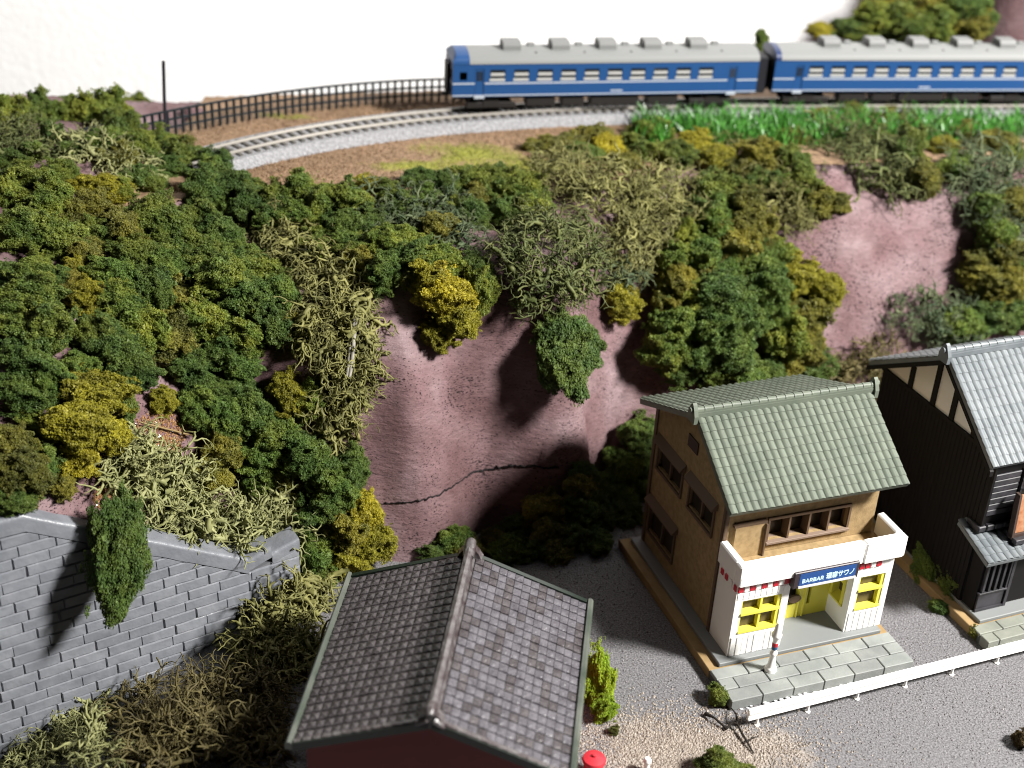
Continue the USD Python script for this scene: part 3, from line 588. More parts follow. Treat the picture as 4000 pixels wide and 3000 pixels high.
# front window of four panes
fwn = obj('front_window', MB(BF).box(2.42, 5.4, VF + .36, VF + .38, 3.95, 4.78), 'window_dark', bs)
fm = MB(BF).box(2.34, 5.48, VF - .07, VF + .02, 4.781, 4.87).box(2.34, 2.419, VF - .08, VF + .3, 3.9, 4.78).box(5.401, 5.48, VF - .08, VF + .3, 3.9, 4.78)
obj('window_frame', fm, 'wood_brown', fwn)
obj('window_sill', MB(BF).box(2.34, 5.48, VF - .16, VF + .34, 3.86, 3.949, .01), 'sill_brown', fwn)
obj('window_sill', MB(BF).box(2.2, 5.5, VF - .05, VF - .003, 3.74, 3.83, .01), 'wood_brown', fwn)
for k in range(1, 4): obj('mullion', MB(BF).box(2.42 + k * .745 - .035, 2.42 + k * .745 + .035, VF - .07, VF + .32, 3.95, 4.78), 'wood_brown', fwn)
for k in range(4): obj('pane', MB(BF).box(2.47 + k * .745, 3.11 + k * .745, VF + .33, VF + .35, 3.97, 4.76), 'window_dark', fwn)
obj('shutter_box', MB(BF).box(1.12, 2.2, VF - .14, VF - .003, 3.05, 4.78), 'stucco_gap', bs)
obj('shutter_trim', MB(BF).box(1.06, 2.26, VF - .15, VF - .0, 4.781, 4.86).box(2.201, 2.25, VF - .24, VF, 2.9, 4.78), 'wood_brown', bs)
obj('eave_board', MB(BF).box(WL - .1, WR + .1, VF - .3, VF - .02, 5.9, 6.05), 'wood_dark', bs)
# roof
U0, U1 = .40, 6.92
roof_slope(bs, BF, (U0, 2.35, 5.92), (U1, 2.35, 5.92), (U0, 5.28, 7.81), 25, 11, ('tile_green', 'tile_green_pale'))
roof_slope(bs, BF, (U1, 9.35, 6.12), (U0, 9.35, 6.12), (U1, 5.32, 7.81), 25, 11, ('tile_green', 'tile_green_pale'), stuff=True)
ridge(bs, BF, (U0 - .02, 5.3, 7.9), (U1 + .02, 5.3, 7.9), .105, 20, 'tile_green', (1, 1))
# white shopfront
sf = MB(BF); Z0, ZL = .522, 3.42
left = sbox(.76, Z0, 2.74, ZL).difference(sbox(1.02, 1.42, 2.48, 2.75)); right = sbox(5.18, Z0, 6.62, ZL).difference(sbox(5.42, 1.40, 6.40, 2.78))
sf.ext(left, 'v', 1.87, 2.0).ext(right, 'v', 1.87, 2.0).box(2.741, 5.179, 1.88, 2.0, 2.95, ZL)
rl = sbox(2.001, Z0, 3.15, ZL)
sf.ext(rl, 'u', .76, .9); sf.ext(rl, 'u', 6.48, 6.62); sf.ext(rl, 'u', 2.6, 2.74)
sf.ext(rl.difference(sbox(2.2, 1.35, 3.0, 2.75)), 'u', 5.18, 5.3)
sf.box(.901, 6.479, 2.001, 3.149, 3.12, ZL)
shop = obj('shopfront', sf, 'white_plastic', bs)
def para(a, b, v0, v1, z0, z1): return MB(BF).box(a, b, v0, v1, z0, z1, .045)
for a, b in ((.64, 5.22), (5.25, 6.82)): obj('parapet', para(a, b, 1.66, 1.98, 3.52, 4.32), 'white_plastic', shop)
obj('parapet', para(.64, .92, 1.985, 3.14, 3.52, 4.32), 'white_plastic', shop); obj('parapet', para(6.54, 6.82, 1.985, 3.14, 3.52, 4.32), 'white_plastic', shop)
obj('parapet_floor', MB(BF).box(.93, 6.53, 1.99, 3.18, 3.421, 3.52), 'stucco_gap', shop)
for k in range(29):
    a = .70 + k * .2075
    if abs(a + .1 - 5.235) < .1: continue
    obj('cladding_tile', MB(BF).box(a + .003, a + .2045, 1.648, 1.66, 3.53, 3.88, .008), 'white_plastic', shop)
for k in range(9): obj('cladding_tile', MB(BF).box(.80 + k * .21 + .008, .80 + (k + 1) * .21 - .008, 1.83 - .012 * (k % 3 == 1), 1.869, Z0, 1.3, .014), 'white_plastic', shop)
for k in range(6): obj('cladding_tile', MB(BF).box(5.24 + k * .225 + .008, 5.24 + (k + 1) * .225 - .008, 1.845, 1.869, Z0, 1.3, .012), 'white_plastic', shop)
for k in range(9): obj('cladding_tile', MB(BF).box(.80 + k * .21 + .006, .80 + (k + 1) * .21 - .006, 1.85, 1.869, 2.84, 3.10, .01), 'white_plastic', shop)
for k in range(13): obj('checker_tile', MB(BF).box(.78 + k * .21, .78 + k * .21 + .19 , 1.815, 1.8695, 3.16, 3.37, .012) if .78 + k * .21 < 2.75 else MB(BF).box(5.26 + (k - 10) * .22 + .22, 5.26 + (k - 10) * .22 + .41, 1.815, 1.8695, 3.16, 3.37, .012), 'red_paint' if k % 2 == 0 else 'white_plastic', shop)
for k in range(4): obj('checker_tile', MB(BF).box(.715, .7595, 1.9 + k * .3, 2.06 + k * .3, 3.16, 3.37, .01), 'red_paint' if k % 2 == 0 or k == 3 else 'white_plastic', shop)
obj('checker_tile', MB(BF).box(5.26, 5.44, 1.815, 1.8695, 3.16, 3.37, .012), 'red_paint', shop)
def ywin(a, b, c, d, mid, tr):
    w = obj('shop_window', MB(BF).box(a, b, 2.08, 2.10, c, d), 'window_interior', bs)
    f = MB(BF).box(a, a + .05, 1.9, 2.08, c, d).box(b - .13, b, 1.9, 2.08, c, d).box(a, b, 1.9, 2.08, d - .05, d + .001).hull([(x, y, zz) for x in (a, b) for y, zz in ((1.83, c), (2.08, c), (1.83, c + .07), (2.08, c + .10))])
    if mid: f.box(mid - .04, mid + .04, 1.9, 2.08, c, d)
    f.hull([(x, y, zz) for x in (a, b - .03) for y, zz in ((1.82, tr), (2.08, tr), (1.82, tr + .08), (2.08, tr + .11))])
    obj('window_frame', f, 'yellow_plastic', w)
ywin(1.02, 2.48, 1.42, 2.75, 1.76, 2.16); ywin(5.42, 6.40, 1.40, 2.78, None, 2.18)
w = obj('side_light', MB(BF).box(5.42, 5.44, 2.2, 3.0, 1.35, 2.75), 'window_interior', bs)
obj('window_frame', MB(BF).box(5.14, 5.42, 2.2, 2.34, 1.35, 2.75).box(5.14, 5.42, 2.86, 3.0, 1.35, 2.75).hull([(x, y, zz) for y in (2.2, 3.0) for x, zz in ((5.12, 1.35), (5.42, 1.35), (5.12, 1.42), (5.42, 1.58))]).box(5.16, 5.42, 2.2, 3.0, 2.2, 2.3).box(5.14, 5.42, 2.2, 3.0, 2.66, 2.75), 'yellow_plastic', w)
dr = obj('door', MB(BF).ext(sbox(2.741, Z0, 5.179, 3.1).difference(sbox(3.55, 1.1, 3.95, 2.6)).difference(sbox(4.35, 1.0, 4.48, 2.5)).difference(sbox(2.85, 1.1, 3.2, 2.6)), 'v', 3.05, 3.19).box(3.98, 4.02, 3.0, 3.05, Z0, 3.05).box(4.2, 4.25, 3.0, 3.05, Z0, 3.05), 'yellow_plastic', bs)
obj('door_glass', MB(BF).box(2.8, 5.1, 3.2, 3.22, .9, 2.9), 'window_dark', dr)
a = np.linspace(0, 2 * math.pi, 15)[:-1]
obj('door_pull', MB(BF).hull([(3.82 + .24 * math.cos(q), y, 1.36 + .16 * math.sin(q)) for q in a for y in (2.97, 3.049)]), 'wood_brown', dr)
# sign, with its lettering
sg = obj('sign', MB(BF).box(2.62, 5.04, 1.57, 1.83, 3.10, 3.74, .02), 'sign_frame', bs)
obj('sign_face', MB(BF).box(2.82, 4.92, 1.562, 1.569, 3.21, 3.68), 'sign_blue', sg)
obj('sign_sill', MB(BF).box(2.80, 4.94, 1.53, 1.569, 3.12, 3.19), 'sign_sill', sg)
def letters(text, height, font, x0, z0, wfit):
    from PIL import Image, ImageDraw, ImageFont
    from shapely import union_all, box as vbox
    ft = ImageFont.truetype(glob.glob('/opt/blender-*/*/datafiles/fonts/' + font)[0], 96); bx = ft.getbbox(text, anchor='ls', stroke_width=3)
    im = Image.new('L', (bx[2] - bx[0] + 8, bx[3] - bx[1] + 8)); ImageDraw.Draw(im).text((4 - bx[0], 4 - bx[1]), text, 255, ft, anchor='ls', stroke_width=3)
    on = np.pad(np.asarray(im) > 127, ((0, 0), (1, 1))).astype(np.int8); rw_, st = np.nonzero(np.diff(on, axis=1) == 1); en = np.nonzero(np.diff(on, axis=1) == -1)[1]
    g = union_all(vbox(st, -rw_ - 1, en, -rw_)).buffer(.6).buffer(-.6).simplify(.8); b = g.bounds; sx, sz = wfit / (b[2] - b[0]), height / (b[3] - b[1]); mm = MB(BF)
    for p in getattr(g, 'geoms', [g]):
        T = lambda cs: [(x0 + (x - b[0]) * sx, z0 + (y - b[1]) * sz) for x, y in cs]
        mm.ext(Polygon(T(p.exterior.coords), [T(h.coords) for h in p.interiors]), 'v', 1.552, 1.5615)
    return mm
obj('lettering', letters('BARBAR', .155, 'Inter.woff2', 2.92, 3.30, .80), 'sign_letter', sg)
obj('lettering', letters('理容サワノ', .25, 'Noto Sans CJK Regular.woff2', 3.8, 3.29, 1.04), 'sign_letter', sg)
# barber pole standing on the pavement
bp = thing('barber_pole', 'white barber pole with a red and blue band on the pavement before the shop', 'barber pole', BF.w(np.array([1.92, .98, .41])))
c = (1.92, .98, .41)
obj('stand', MB(BF).lathe(c, [(0, 0), (.2, 0), (.2, .1), (.17, .14), (.13, .2), (.1, .5), (.09, .62), (.13, .68), (.13, .75), (.09, .8), (.085, .9), (0, .9)]), 'white_plastic', bp, 40)
obj('band', MB(BF).lathe(c, [(0, .9), (.1, .9), (.1, 1.02), (0, 1.02)]), 'pole_blue', bp, 40)
obj('band', MB(BF).lathe(c, [(0, 1.021), (.1, 1.021), (.1, 1.16), (0, 1.16)]), 'red_paint', bp, 40)
obj('cap', MB(BF).lathe(c, [(0, 1.161), (.09, 1.161), (.10, 1.3), (.17, 1.42), (.17, 1.5), (.12, 1.62), (.1, 1.8), (.05, 1.95), (0, 1.97)]), 'white_plastic', bp, 40)

# ---------------------------------------------------------------- black timber house
KF = Fr((16.63, 36.13, 0), 23); KR = 6.4
kh = thing('timber_house', 'black boarded timber house with silver grey tiled roofs at the right edge', 'house', KF.w(np.array([3.0, 4.5, 0])))
obj('base_plate', MB(KF).box(0, KR, .9, 9.0, 0, .36, .02), 'base_tan', kh)
obj('base_step', MB(KF).box(.36, KR, .95, 8.8, .361, .52, .02), 'step_grey', kh)
kp = obj('pavement', MB(KF).box(.02, KR, .03, .9, 0, .33), 'paver_joint', kh)
for r, (v0, v1, off) in enumerate(((-.0, .44, .5), (.46, .92, 1.0))):
    ed = [0] + [off + 1.15 * k for k in range(5)] + [KR]
    for a, b in zip(ed[:-1], ed[1:]): obj('paver', MB(KF).box(a + .012, b - .012, v0 + .004, v1 - .012, 0 if r == 0 else .25, .405, .02), 'paver_moss', kp)
KE = lambda v: np.where(v < 5.05, 6.33 + (v - 1.85) * .79, 8.86 - (v - 5.05) * .585)
kg = Polygon([(2.1, .4), (8.5, .4), (8.5, float(KE(8.5)) - .2), (5.05, 8.66), (2.1, float(KE(2.1)) - .2)])
obj('wall', MB(KF).ext(kg, 'u', .42, KR).box(.45, KR, 1.5, 2.099, .4, 2.9), 'black_wood', kh)
for k in range(32):
    a = 2.12 + k * .2
    obj('wall_board', MB(KF).box(.36, .419, a + .008, a + .192, .5, min(6.48, float(KE(a + .1)) - .3), .012), 'black_wood', kh)
obj('gable_plaster', MB(KF).ext(Polygon([(2.35, 6.56), (8.3, 6.56), (5.05, 8.45)]).intersection(kg.buffer(-.05)), 'u', .365, .4195), 'plaster_white', kh)
for v, top in ((3.35, 7.25), (4.55, 8.2), (5.6, 8.2), (6.9, 7.4)): obj('gable_post', MB(KF).box(.31, .364, v - .12, v + .12, 6.56, top), 'black_wood', kh)
obj('gable_beam', MB(KF).box(.28, .41, 2.1, 8.5, 6.42, 6.559), 'black_wood', kh)
for s in (0, 1):
    e, r = ((1.85, 6.33) if s == 0 else (9.0, 6.55)), (5.05, 8.86)
    obj('barge_board', MB(KF).hull([(u, v, z - d) for u in (-.02, .12) for v, z in (e, r) for d in (.17, .36)]), 'black_wood', kh)
roof_slope(kh, KF, (0, 1.83, 6.33), (KR, 1.83, 6.33), (0, 5.02, 8.82), 24, 12, ('tile_silver', 'tile_silver_pale'), split=11)
roof_slope(kh, KF, (KR, 9.0, 6.55), (0, 9.0, 6.55), (KR, 5.08, 8.82), 24, 12, ('tile_silver', 'tile_silver_pale'), stuff=True)
ridge(kh, KF, (-.02, 5.05, 8.93), (KR, 5.05, 8.93), .11, 19, 'tile_silver', (1, 0))
roof_slope(kh, KF, (.02, .93, 3.02), (KR, .93, 3.02), (.02, 2.7, 3.6), 24, 6, ('tile_silver', 'tile_silver_pale'), split=9)
# upper storey front
for k in range(7): obj('front_board', MB(KF).box(.45, 1.55, 2.02, 2.099, 4.15 + k * .24, 4.15 + k * .24 + .225, .02), 'black_board', kh)
obj('corner_post', MB(KF).box(.36, .46, 2.0, 2.12, 3.5, 6.2), 'black_wood', kh)
gr = obj('lattice', MB(KF).box(1.6, KR, 2.06, 2.08, 4.0, 5.9), 'window_dark', kh)
for k in range(9): obj('lattice_bar', MB(KF).box(1.62 + k * .42, 1.70 + k * .42, 1.96, 2.05, 4.0, 5.9), 'black_board', gr)
for k in range(6): obj('lattice_bar', MB(KF).box(1.6, KR, 1.93, 1.959, 4.1 + k * .33, 4.18 + k * .33), 'black_board', gr)
for k in range(6): obj('ridge_tile', MB(KF).box(.25 + k * .36, .57 + k * .36, 1.95, 2.6, 3.55, 3.78, .03), 'black_board', kh)
# signboard propped on the lower roof
sb = obj('signboard', MB(KF).hull([(u, v + y, z) for u in (1.36, 4.4) for y in (0, .1) for v, z in ((1.5, 3.62), (1.62, 5.05))]), 'signboard', kh, label='rust brown framed signboard leaning on the lower roof')
obj('board_frame', MB(KF).hull([(u, v + y, z) for u in (1.26, 1.36) for y in (-.06, .16) for v, z in ((1.48, 3.5), (1.62, 5.15))]).box(1.26, 4.5, 1.44, 1.66, 3.44, 3.6), 'wood_dark', sb)
for u in (1.3, 2.4, 3.5): obj('bracket', MB(KF).box(u, u + .5, .98 + .25, 1.44, 3.3, 3.5, .02), 'black_board', sb)
# street front lattice
lt = obj('street_lattice', MB(KF).box(.5, 1.6, 1.42, 1.499, .52, 1.25, .01), 'black_board', kh)
obj('rail', MB(KF).box(.46, 1.64, 1.36, 1.5, 1.251, 1.33, .01).box(.46, 1.64, 1.37, 1.419, .52, .62), 'black_board', lt)
for k in range(5): obj('bar', MB(KF).box(.56 + k * .25, .65 + k * .25, 1.38, 1.499, 1.331, 2.85), 'black_board', lt)
obj('corner_post', MB(KF).box(1.641, 1.76, 1.36, 1.499, .52, 2.85), 'black_board', kh)

# ---------------------------------------------------------------- dark tiled shed, lower middle
SF = Fr((-1.32, 30.2, 0), -5.0); SW, SL, SE, SR = 3.93, 3.78, 3.2, 4.62
sh = thing('shed', 'red walled shed with a maroon tiled roof and dark green gutters', 'shed', SF.w(np.array([0, 0, 0])))
obj('wall', MB(SF).ext([(-SW + .5, 0), (SW - .5, 0), (SW - .5, 2.95), (0, 4.15), (-SW + .5, 2.95)], 'v', -SL + .35, SL - .35), 'red_wall', sh)
for s, mats, in ((-1, ('tile_maroon', 'tile_maroon')), (1, ('tile_maroon_lit', 'tile_maroon'))):
    NC, NR_ = 21, 14
    eo, ri = np.array([s * (SW - .22), 0, SE]), np.array([s * .2, 0, SR - .055]); dn = eo - ri; ll = np.linalg.norm(dn); dn /= ll; en = np.array([-dn[2] * s, 0, abs(dn[0])]); en = np.array([s * abs(dn[2]), 0, abs(dn[0])])
    dk = MB(SF).hull([p + np.array([0, y, 0]) - en * h for p in (eo + dn * .1, np.array([0, 0, SR])) for y in (-SL + .12, SL - .12) for h in (0.0, .14)])
    d_ = obj('roof_deck', dk, 'gutter_dark', sh); rest = MB(); wv_, lv = (2 * SL - .34) / NC, ll / NR_; rg = np.random.default_rng(5)
    for c in range(NC):
        for r in range(NR_):
            y0_ = -SL + .17 + c * wv_; P = ri + dn * (r * lv)
            h0, h1 = .012 + rg.uniform(0, .008), .052 + rg.uniform(-.012, .012)
            g_ = .016
            top = [P + dn * a + np.array([0, y0_ + b, 0]) + en * h for a, h in ((.012, h0 + .015), (lv - g_ * .6, h1)) for b in (g_ + .012, wv_ - g_ - .012)] + [P + dn * (lv * .5) + np.array([0, y0_ + wv_ / 2, 0]) + en * (h1 + .028)]
            bot = [P + dn * a + np.array([0, y0_ + b, 0]) + en * -.004 for a in (.004, lv - g_ * .3) for b in (g_, wv_ - g_)]
            tm = MB(SF).hull(top + bot)
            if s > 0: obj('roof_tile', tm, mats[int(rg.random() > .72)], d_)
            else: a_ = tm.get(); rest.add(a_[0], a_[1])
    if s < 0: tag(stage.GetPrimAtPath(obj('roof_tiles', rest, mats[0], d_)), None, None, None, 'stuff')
    gut = [(s * (SW - .2), SE - .02), (s * (SW - .16), SE + .12), (s * (SW - .06), SE + .13), (s * SW, SE + .06), (s * (SW + .01), SE - .12), (s * (SW - .2), SE - .14)]
    obj('gutter', MB(SF).ext(gut if s > 0 else gut[::-1], 'v', -SL, SL), 'gutter_green', sh)
    for vy in (-SL, SL - .16):
        obj('barge_board', MB(SF).hull([(x, y, z + d) for x, z in ((s * (SW - .2), SE + .06), (s * .02, SR + .02)) for y in (vy, vy + .16) for d in (-.24, .03)]), 'gutter_dark', sh)
    for k in range(13):
        q = eo + (ri - eo) * (k + .5) / 13; obj('verge_tile', MB(SF).hull([(q[0] + a * dn[0] * lv, y, q[2] + a * dn[2] * lv + h) for a in (-.55, .55) for y, h in ((-SL + .02, .02), (-SL + .18, .1 + .03 * a), (-SL + .05, .1 + .03 * a), (-SL + .2, .02))]), 'ridge_grey', sh)
obj('ridge_cap', MB(SF).ext([(-.22, SR - .12), (-.13, SR + .02), (-.11, SR + .4), (.0, SR + .46), (.11, SR + .4), (.13, SR + .02), (.22, SR - .12), (0, SR - .2)][::-1], 'v', -SL + .2, SL - .2), 'ridge_grey', sh)
for s in (-1, 1):
    mm = MB(SF).hull([(x, s * (SL - y), SR + z) for y in (0, .3) for x, z in ((-.42, -.18), (.42, -.18), (-.3, .14), (.3, .14), (-.16, .3), (.16, .3))])
    mm.tube([(0, s * (SL - .55), SR + .2), (0, s * (SL - .25), SR + .3), (0, s * (SL - .02), SR + .42), (0, s * (SL + .1), SR + .36)], [.17, .2, .17, .09], 10)
    for q in (-1, 1): mm.tube([(q * .1, s * (SL - .02), SR + .12), (q * .25, s * SL, SR + .02), (q * .38, s * SL, SR - .1)], [.1, .09, .05], 8)
    obj('ridge_end_tile', mm, 'ridge_grey', sh, 40)

# ---------------------------------------------------------------- guard rail, post box, bollard
g0, g1 = np.array([8.02, 31.86]), np.array([18.6, 36.3]); gd = (g1 - g0) / np.linalg.norm(g1 - g0); GF = Fr((*g0, 0), math.degrees(math.atan2(gd[1], gd[0]))); GL = np.linalg.norm(g1 - g0)
gt = thing('guard_rail', 'white plastic street guard rail in front of the two shops', 'guard rail', (13, 34, 0))
prof = [(-.05, .32), (-.09, .38), (-.05, .45), (-.05, .55), (-.09, .62), (-.05, .76), (.03, .78), (.05, .7), (.05, .34)]
obj('beam', MB(GF).ext(prof[::-1], 'u', -.12, GL), 'white_plastic', gt)
for k in range(6):
    u = .28 + k * 1.86
    obj('post', MB(GF).lathe((u, .02, 0), [(.09, 0), (.09, .03), (.045, .06), (.045, .5), (0, .5)], 10), 'white_plastic', gt, 40)
pb = thing('post_box', 'red cylindrical post box with a low cap beside the shed corner', 'post box', (3.13, 29.6, 0))
c = (3.05, 29.5, -.66)
obj('body', MB().lathe(c, [(0, 0), (.34, 0), (.34, .12), (.29, .16), (.29, 1.2), (0, 1.2)], 24), 'mailbox_red', pb, 40)
obj('cap', MB().lathe(c, [(0, 1.2), (.35, 1.2), (.36, 1.26), (.33, 1.33), (.2, 1.38), (.07, 1.4), (.06, 1.46), (0, 1.47)], 24), 'mailbox_red', pb, 40)
bo = thing('bollard', 'small white knobbed bollard on the beige gravel at the bottom edge', 'bollard', (4.66, 29.75, 0))
obj('shaft', MB().lathe((4.66, 29.75, -.1), [(0, 0), (.12, 0), (.12, .05), (.09, .1), (.085, .42), (0, .42)], 14), 'white_plastic', bo, 40)
obj('knob', MB().lathe((4.66, 29.75, .32), [(0, .0), (.085, .001), (.125, .06), (.125, .14), (.08, .21), (0, .23)], 14), 'white_plastic', bo, 40)

# ---------------------------------------------------------------- foam bushes: a few moulded shapes, each bush an object of its own
def tetras(P, s, rg):
    n = len(P); T = np.array([[1, 1, 1], [1, -1, -1], [-1, 1, -1], [-1, -1, 1]]) / math.sqrt(3) * np.array([1.15, 1, .9])
    Q = rg.normal(size=(n, 4)); Q /= np.linalg.norm(Q, axis=1, keepdims=True); a, b, c, d = Q.T
    R = np.stack([np.stack([1 - 2 * (c * c + d * d), 2 * (b * c - d * a), 2 * (b * d + c * a)], -1), np.stack([2 * (b * c + d * a), 1 - 2 * (b * b + d * d), 2 * (c * d - b * a)], -1), np.stack([2 * (b * d - c * a), 2 * (c * d + b * a), 1 - 2 * (b * b + c * c)], -1)], 1)
    return (np.einsum('nij,kj->nki', R, T) * s[:, None, None] + P[:, None]).reshape(-1, 3), (np.array([[0, 1, 2], [0, 3, 1], [0, 2, 3], [1, 3, 2]])[None] + 4 * np.arange(n)[:, None, None]).reshape(-1, 3)
def foam_shape(seed, gran=13000):
    """crumbs on the ragged, hollowed surface of a torn piece of foam, over coarser crumbs inside"""
    rg = np.random.default_rng(seed); P = rg.uniform(-1.25, 1.25, (190000, 3))
    ax = rg.uniform(.85, 1.1, 3); r = np.linalg.norm(P / ax, axis=1)
    f = .90 - r + .60 * (meshkit.noise(P * 1.5 + 20, seed) - .5) + .62 * (meshkit.noise(P * 2.9 + 50, seed + 3) - .5) + .36 * (meshkit.noise(P * 6.2 + 80, seed + 5) - .5) + .12 * (meshkit.noise(P * 13 + 30, seed + 7) - .5)
    out = P[(f > -.015) & (f < .10)][:gran]; mid = P[(f > .09) & (f < .26)][:2600]; core = P[f > .24][:900]
    A = [tetras(out, rg.uniform(.016, .034, len(out)), rg), tetras(mid, rg.uniform(.045, .08, len(mid)), rg), tetras(core, rg.uniform(.11, .16, len(core)), rg)]
    n0, vs, fs = 0, [], []
    for v, q in A: vs.append(v); fs.append(q + n0); n0 += len(v)
    return np.vstack(vs), np.vstack(fs)
NSH = 6
SHAPES = [foam_shape(40 + k) for k in range(NSH)]
COL = {'G': ('foam_green', 'mid green'), 'D': ('foam_teal', 'dark green'), 'O': ('foam_olive', 'olive green'), 'Y': ('foam_yellow', 'mustard yellow'), 'L': ('foam_lime', 'lime green'), 'B': ('foam_brown', 'dark brown')}
protos = {}
def proto(k, c):
    if (k, c) not in protos:
        p = f'/World/bush_kinds/{COL[c][0]}_{k}'
        stage.CreateClassPrim('/World/bush_kinds') if not stage.GetPrimAtPath('/World/bush_kinds') else None
        UsdGeom.Xform.Define(stage, p)
        usdkit.mesh(stage, p + '/foliage', (SHAPES[k][0] * S, SHAPES[k][1]), MAT[COL[c][0]]); protos[k, c] = p
    return protos[k, c]
SC = 4000 / 2212
# things one can point to, in the same picture units as the bushes below (used to word the labels)
MARKS = [('the black pole', 358, 210), ('the near end of the fence', 420, 285), ('the pale lichen mat on the left hilltop', 260, 350), ('the grey-green lichen at the left edge', 50, 310), ('the big mustard bush over the stone wall', 180, 890), ('the stone wall coping', 130, 1140),
         ('the pale lichen on the wall top', 400, 1080), ('the bush hanging down the stone wall', 255, 1180), ('the hanging khaki lichen curtain', 740, 720), ('the weathered stick in the lichen', 763, 745), ('the mustard bush hanging on the cliff', 965, 665), ('the round lichen dome above the cliff', 1180, 560),
         ('the tangled dark lichen', 880, 470), ('the large pale lichen tangle', 1350, 440), ('the lone dark bush on the cliff face', 1225, 760), ('the fine pale lichen dome', 1700, 440), ('the right-hand bare rock face', 1900, 560), ('the bare mauve cliff', 1010, 850), ('the barber shop roof', 1650, 920), ('the left back corner of the barber shop', 1385, 1000),
         ('the shed ridge end', 1015, 1200), ('the shed roof', 950, 1400), ('the timber house roof', 2100, 800), ('the bright grass strip', 1950, 250), ('the front coach', 1350, 150), ('the second coach', 1900, 150), ('the brown turf', 700, 350), ('the curved track', 620, 300), ('the small mustard bush by the cliff notch', 1345, 655), ('the straw stalk', 370, 925), ('the guard rail end', 1620, 1550), ('the pavement corner of the barber shop', 1540, 1440), ('the timber house pavement', 2100, 1300)]
UNIQ = {}
def where(x, y, used_m):
    best = sorted(MARKS, key=lambda m: math.hypot(m[1] - x, m[2] - y)); out = []
    for nm, mx, my in best:
        dx, dy = x - mx, y - my; d = math.hypot(dx, dy)
        if d < 28: continue
        far = '' if d > 230 else ('just ' if d < 95 else '')
        a = math.degrees(math.atan2(-dy, dx)) % 360
        w = ['right of', 'above and right of', 'above', 'above and left of', 'left of', 'below and left of', 'below', 'below and right of'][int((a + 22.5) // 45) % 8]
        out.append(f'{far}{w} {nm}')
        if len(out) == 6: break
    return out
def label_for(kind, c, r, x, y, what='foam bush'):
    size = 'small ' if r < 36 else 'large ' if r > 68 else ''
    opts = where(x, y, None); cands = [f'{size}{c} {what} {o}' for o in opts[:3]] + [f'{size}{c} {what} {opts[0]}, {o}' for o in opts[1:]] + [f'{size}{c} {what} {opts[1]}, {o}' for o in opts[2:]]
    for l in cands:
        if l not in UNIQ and len(l.split()) <= 16: UNIQ[l] = 1; return l
    for l in cands:
        for adj in ('ragged', 'rounded', 'lumpy', 'tufted'):
            l2 = l.replace(what, f'{adj} {what}', 1)
            if l2 not in UNIQ and len(l2.split()) <= 16: UNIQ[l2] = 1; return l2
    return cands[0]
brg = np.random.default_rng(11)
ACROSS, OUT, SLOPE = np.array([1.0, 0, 0]), np.array([0, -.87, .493]), np.array([0, .493, .87])
def bush(x, y, rx, ry, c, lift=.75, depth=None, tilt=0.0, label=None, P=None, group='foam bushes on the hillside', grow=1.0):
    """a bush whose middle is seen at (x, y) of the 2212-wide photograph with half sizes rx, ry; it rests on the slope there"""
    if P is None:
        q, n, d, ok = hits(x * SC, y * SC)
        if not ok[0]: return
        D = np.linalg.norm(q[0] - EYE); R = rx * SC * D / FPX; Ry = ry * SC * D / FPX
        P = q[0] - d[0] * lift * min(R, Ry)
    else:
        D = np.linalg.norm(P - EYE); R = rx * SC * D / FPX; Ry = ry * SC * D / FPX
    k = int(brg.integers(NSH)); col = COL[c]
    path = numbered('/World', 'foam_bush'); xf = UsdGeom.Xform.Define(stage, path)
    spin = brg.uniform(0, 360)
    # a bush lies along the hill: across it, up its slope, out of its slope
    dep = depth or 1.1 * min(R, Ry)
    base = np.eye(4); base[0, :3] = ACROSS * R * grow; base[1, :3] = OUT * dep * grow; base[2, :3] = SLOPE * Ry * grow
    a = math.radians(tilt); rot = np.eye(4); rot[0, 0] = math.cos(a); rot[0, 2] = math.sin(a); rot[2, 0] = -math.sin(a); rot[2, 2] = math.cos(a)
    b = math.radians(brg.uniform(0, 360)); rz = np.eye(4); rz[0, 0] = math.cos(b); rz[0, 1] = math.sin(b); rz[1, 0] = -math.sin(b); rz[1, 1] = math.cos(b)
    e = math.radians(brg.uniform(-40, 40)); rx_ = np.eye(4); rx_[1, 1] = math.cos(e); rx_[1, 2] = math.sin(e); rx_[2, 1] = -math.sin(e); rx_[2, 2] = math.cos(e)
    m = rx_ @ rz @ base; m[3, :3] = P * S
    if tilt: 
        L = np.stack([ACROSS, OUT, SLOPE]); core = m[:3, :3] @ L.T @ rot[:3, :3] @ L; m[:3, :3] = core
    xf.AddTranslateOp().Set(Gf.Vec3d(*(P * S).tolist()))
    mm = m.copy(); mm[3, :3] = 0; xf.AddTransformOp().Set(Gf.Matrix4d(*mm.ravel().tolist()))
    xf.GetPrim().GetReferences().AddInternalReference(proto(k, c)); xf.GetPrim().SetInstanceable(True)
    tag(xf, label or label_for('bush', col[1], max(rx, ry), x, y), 'bush', group)
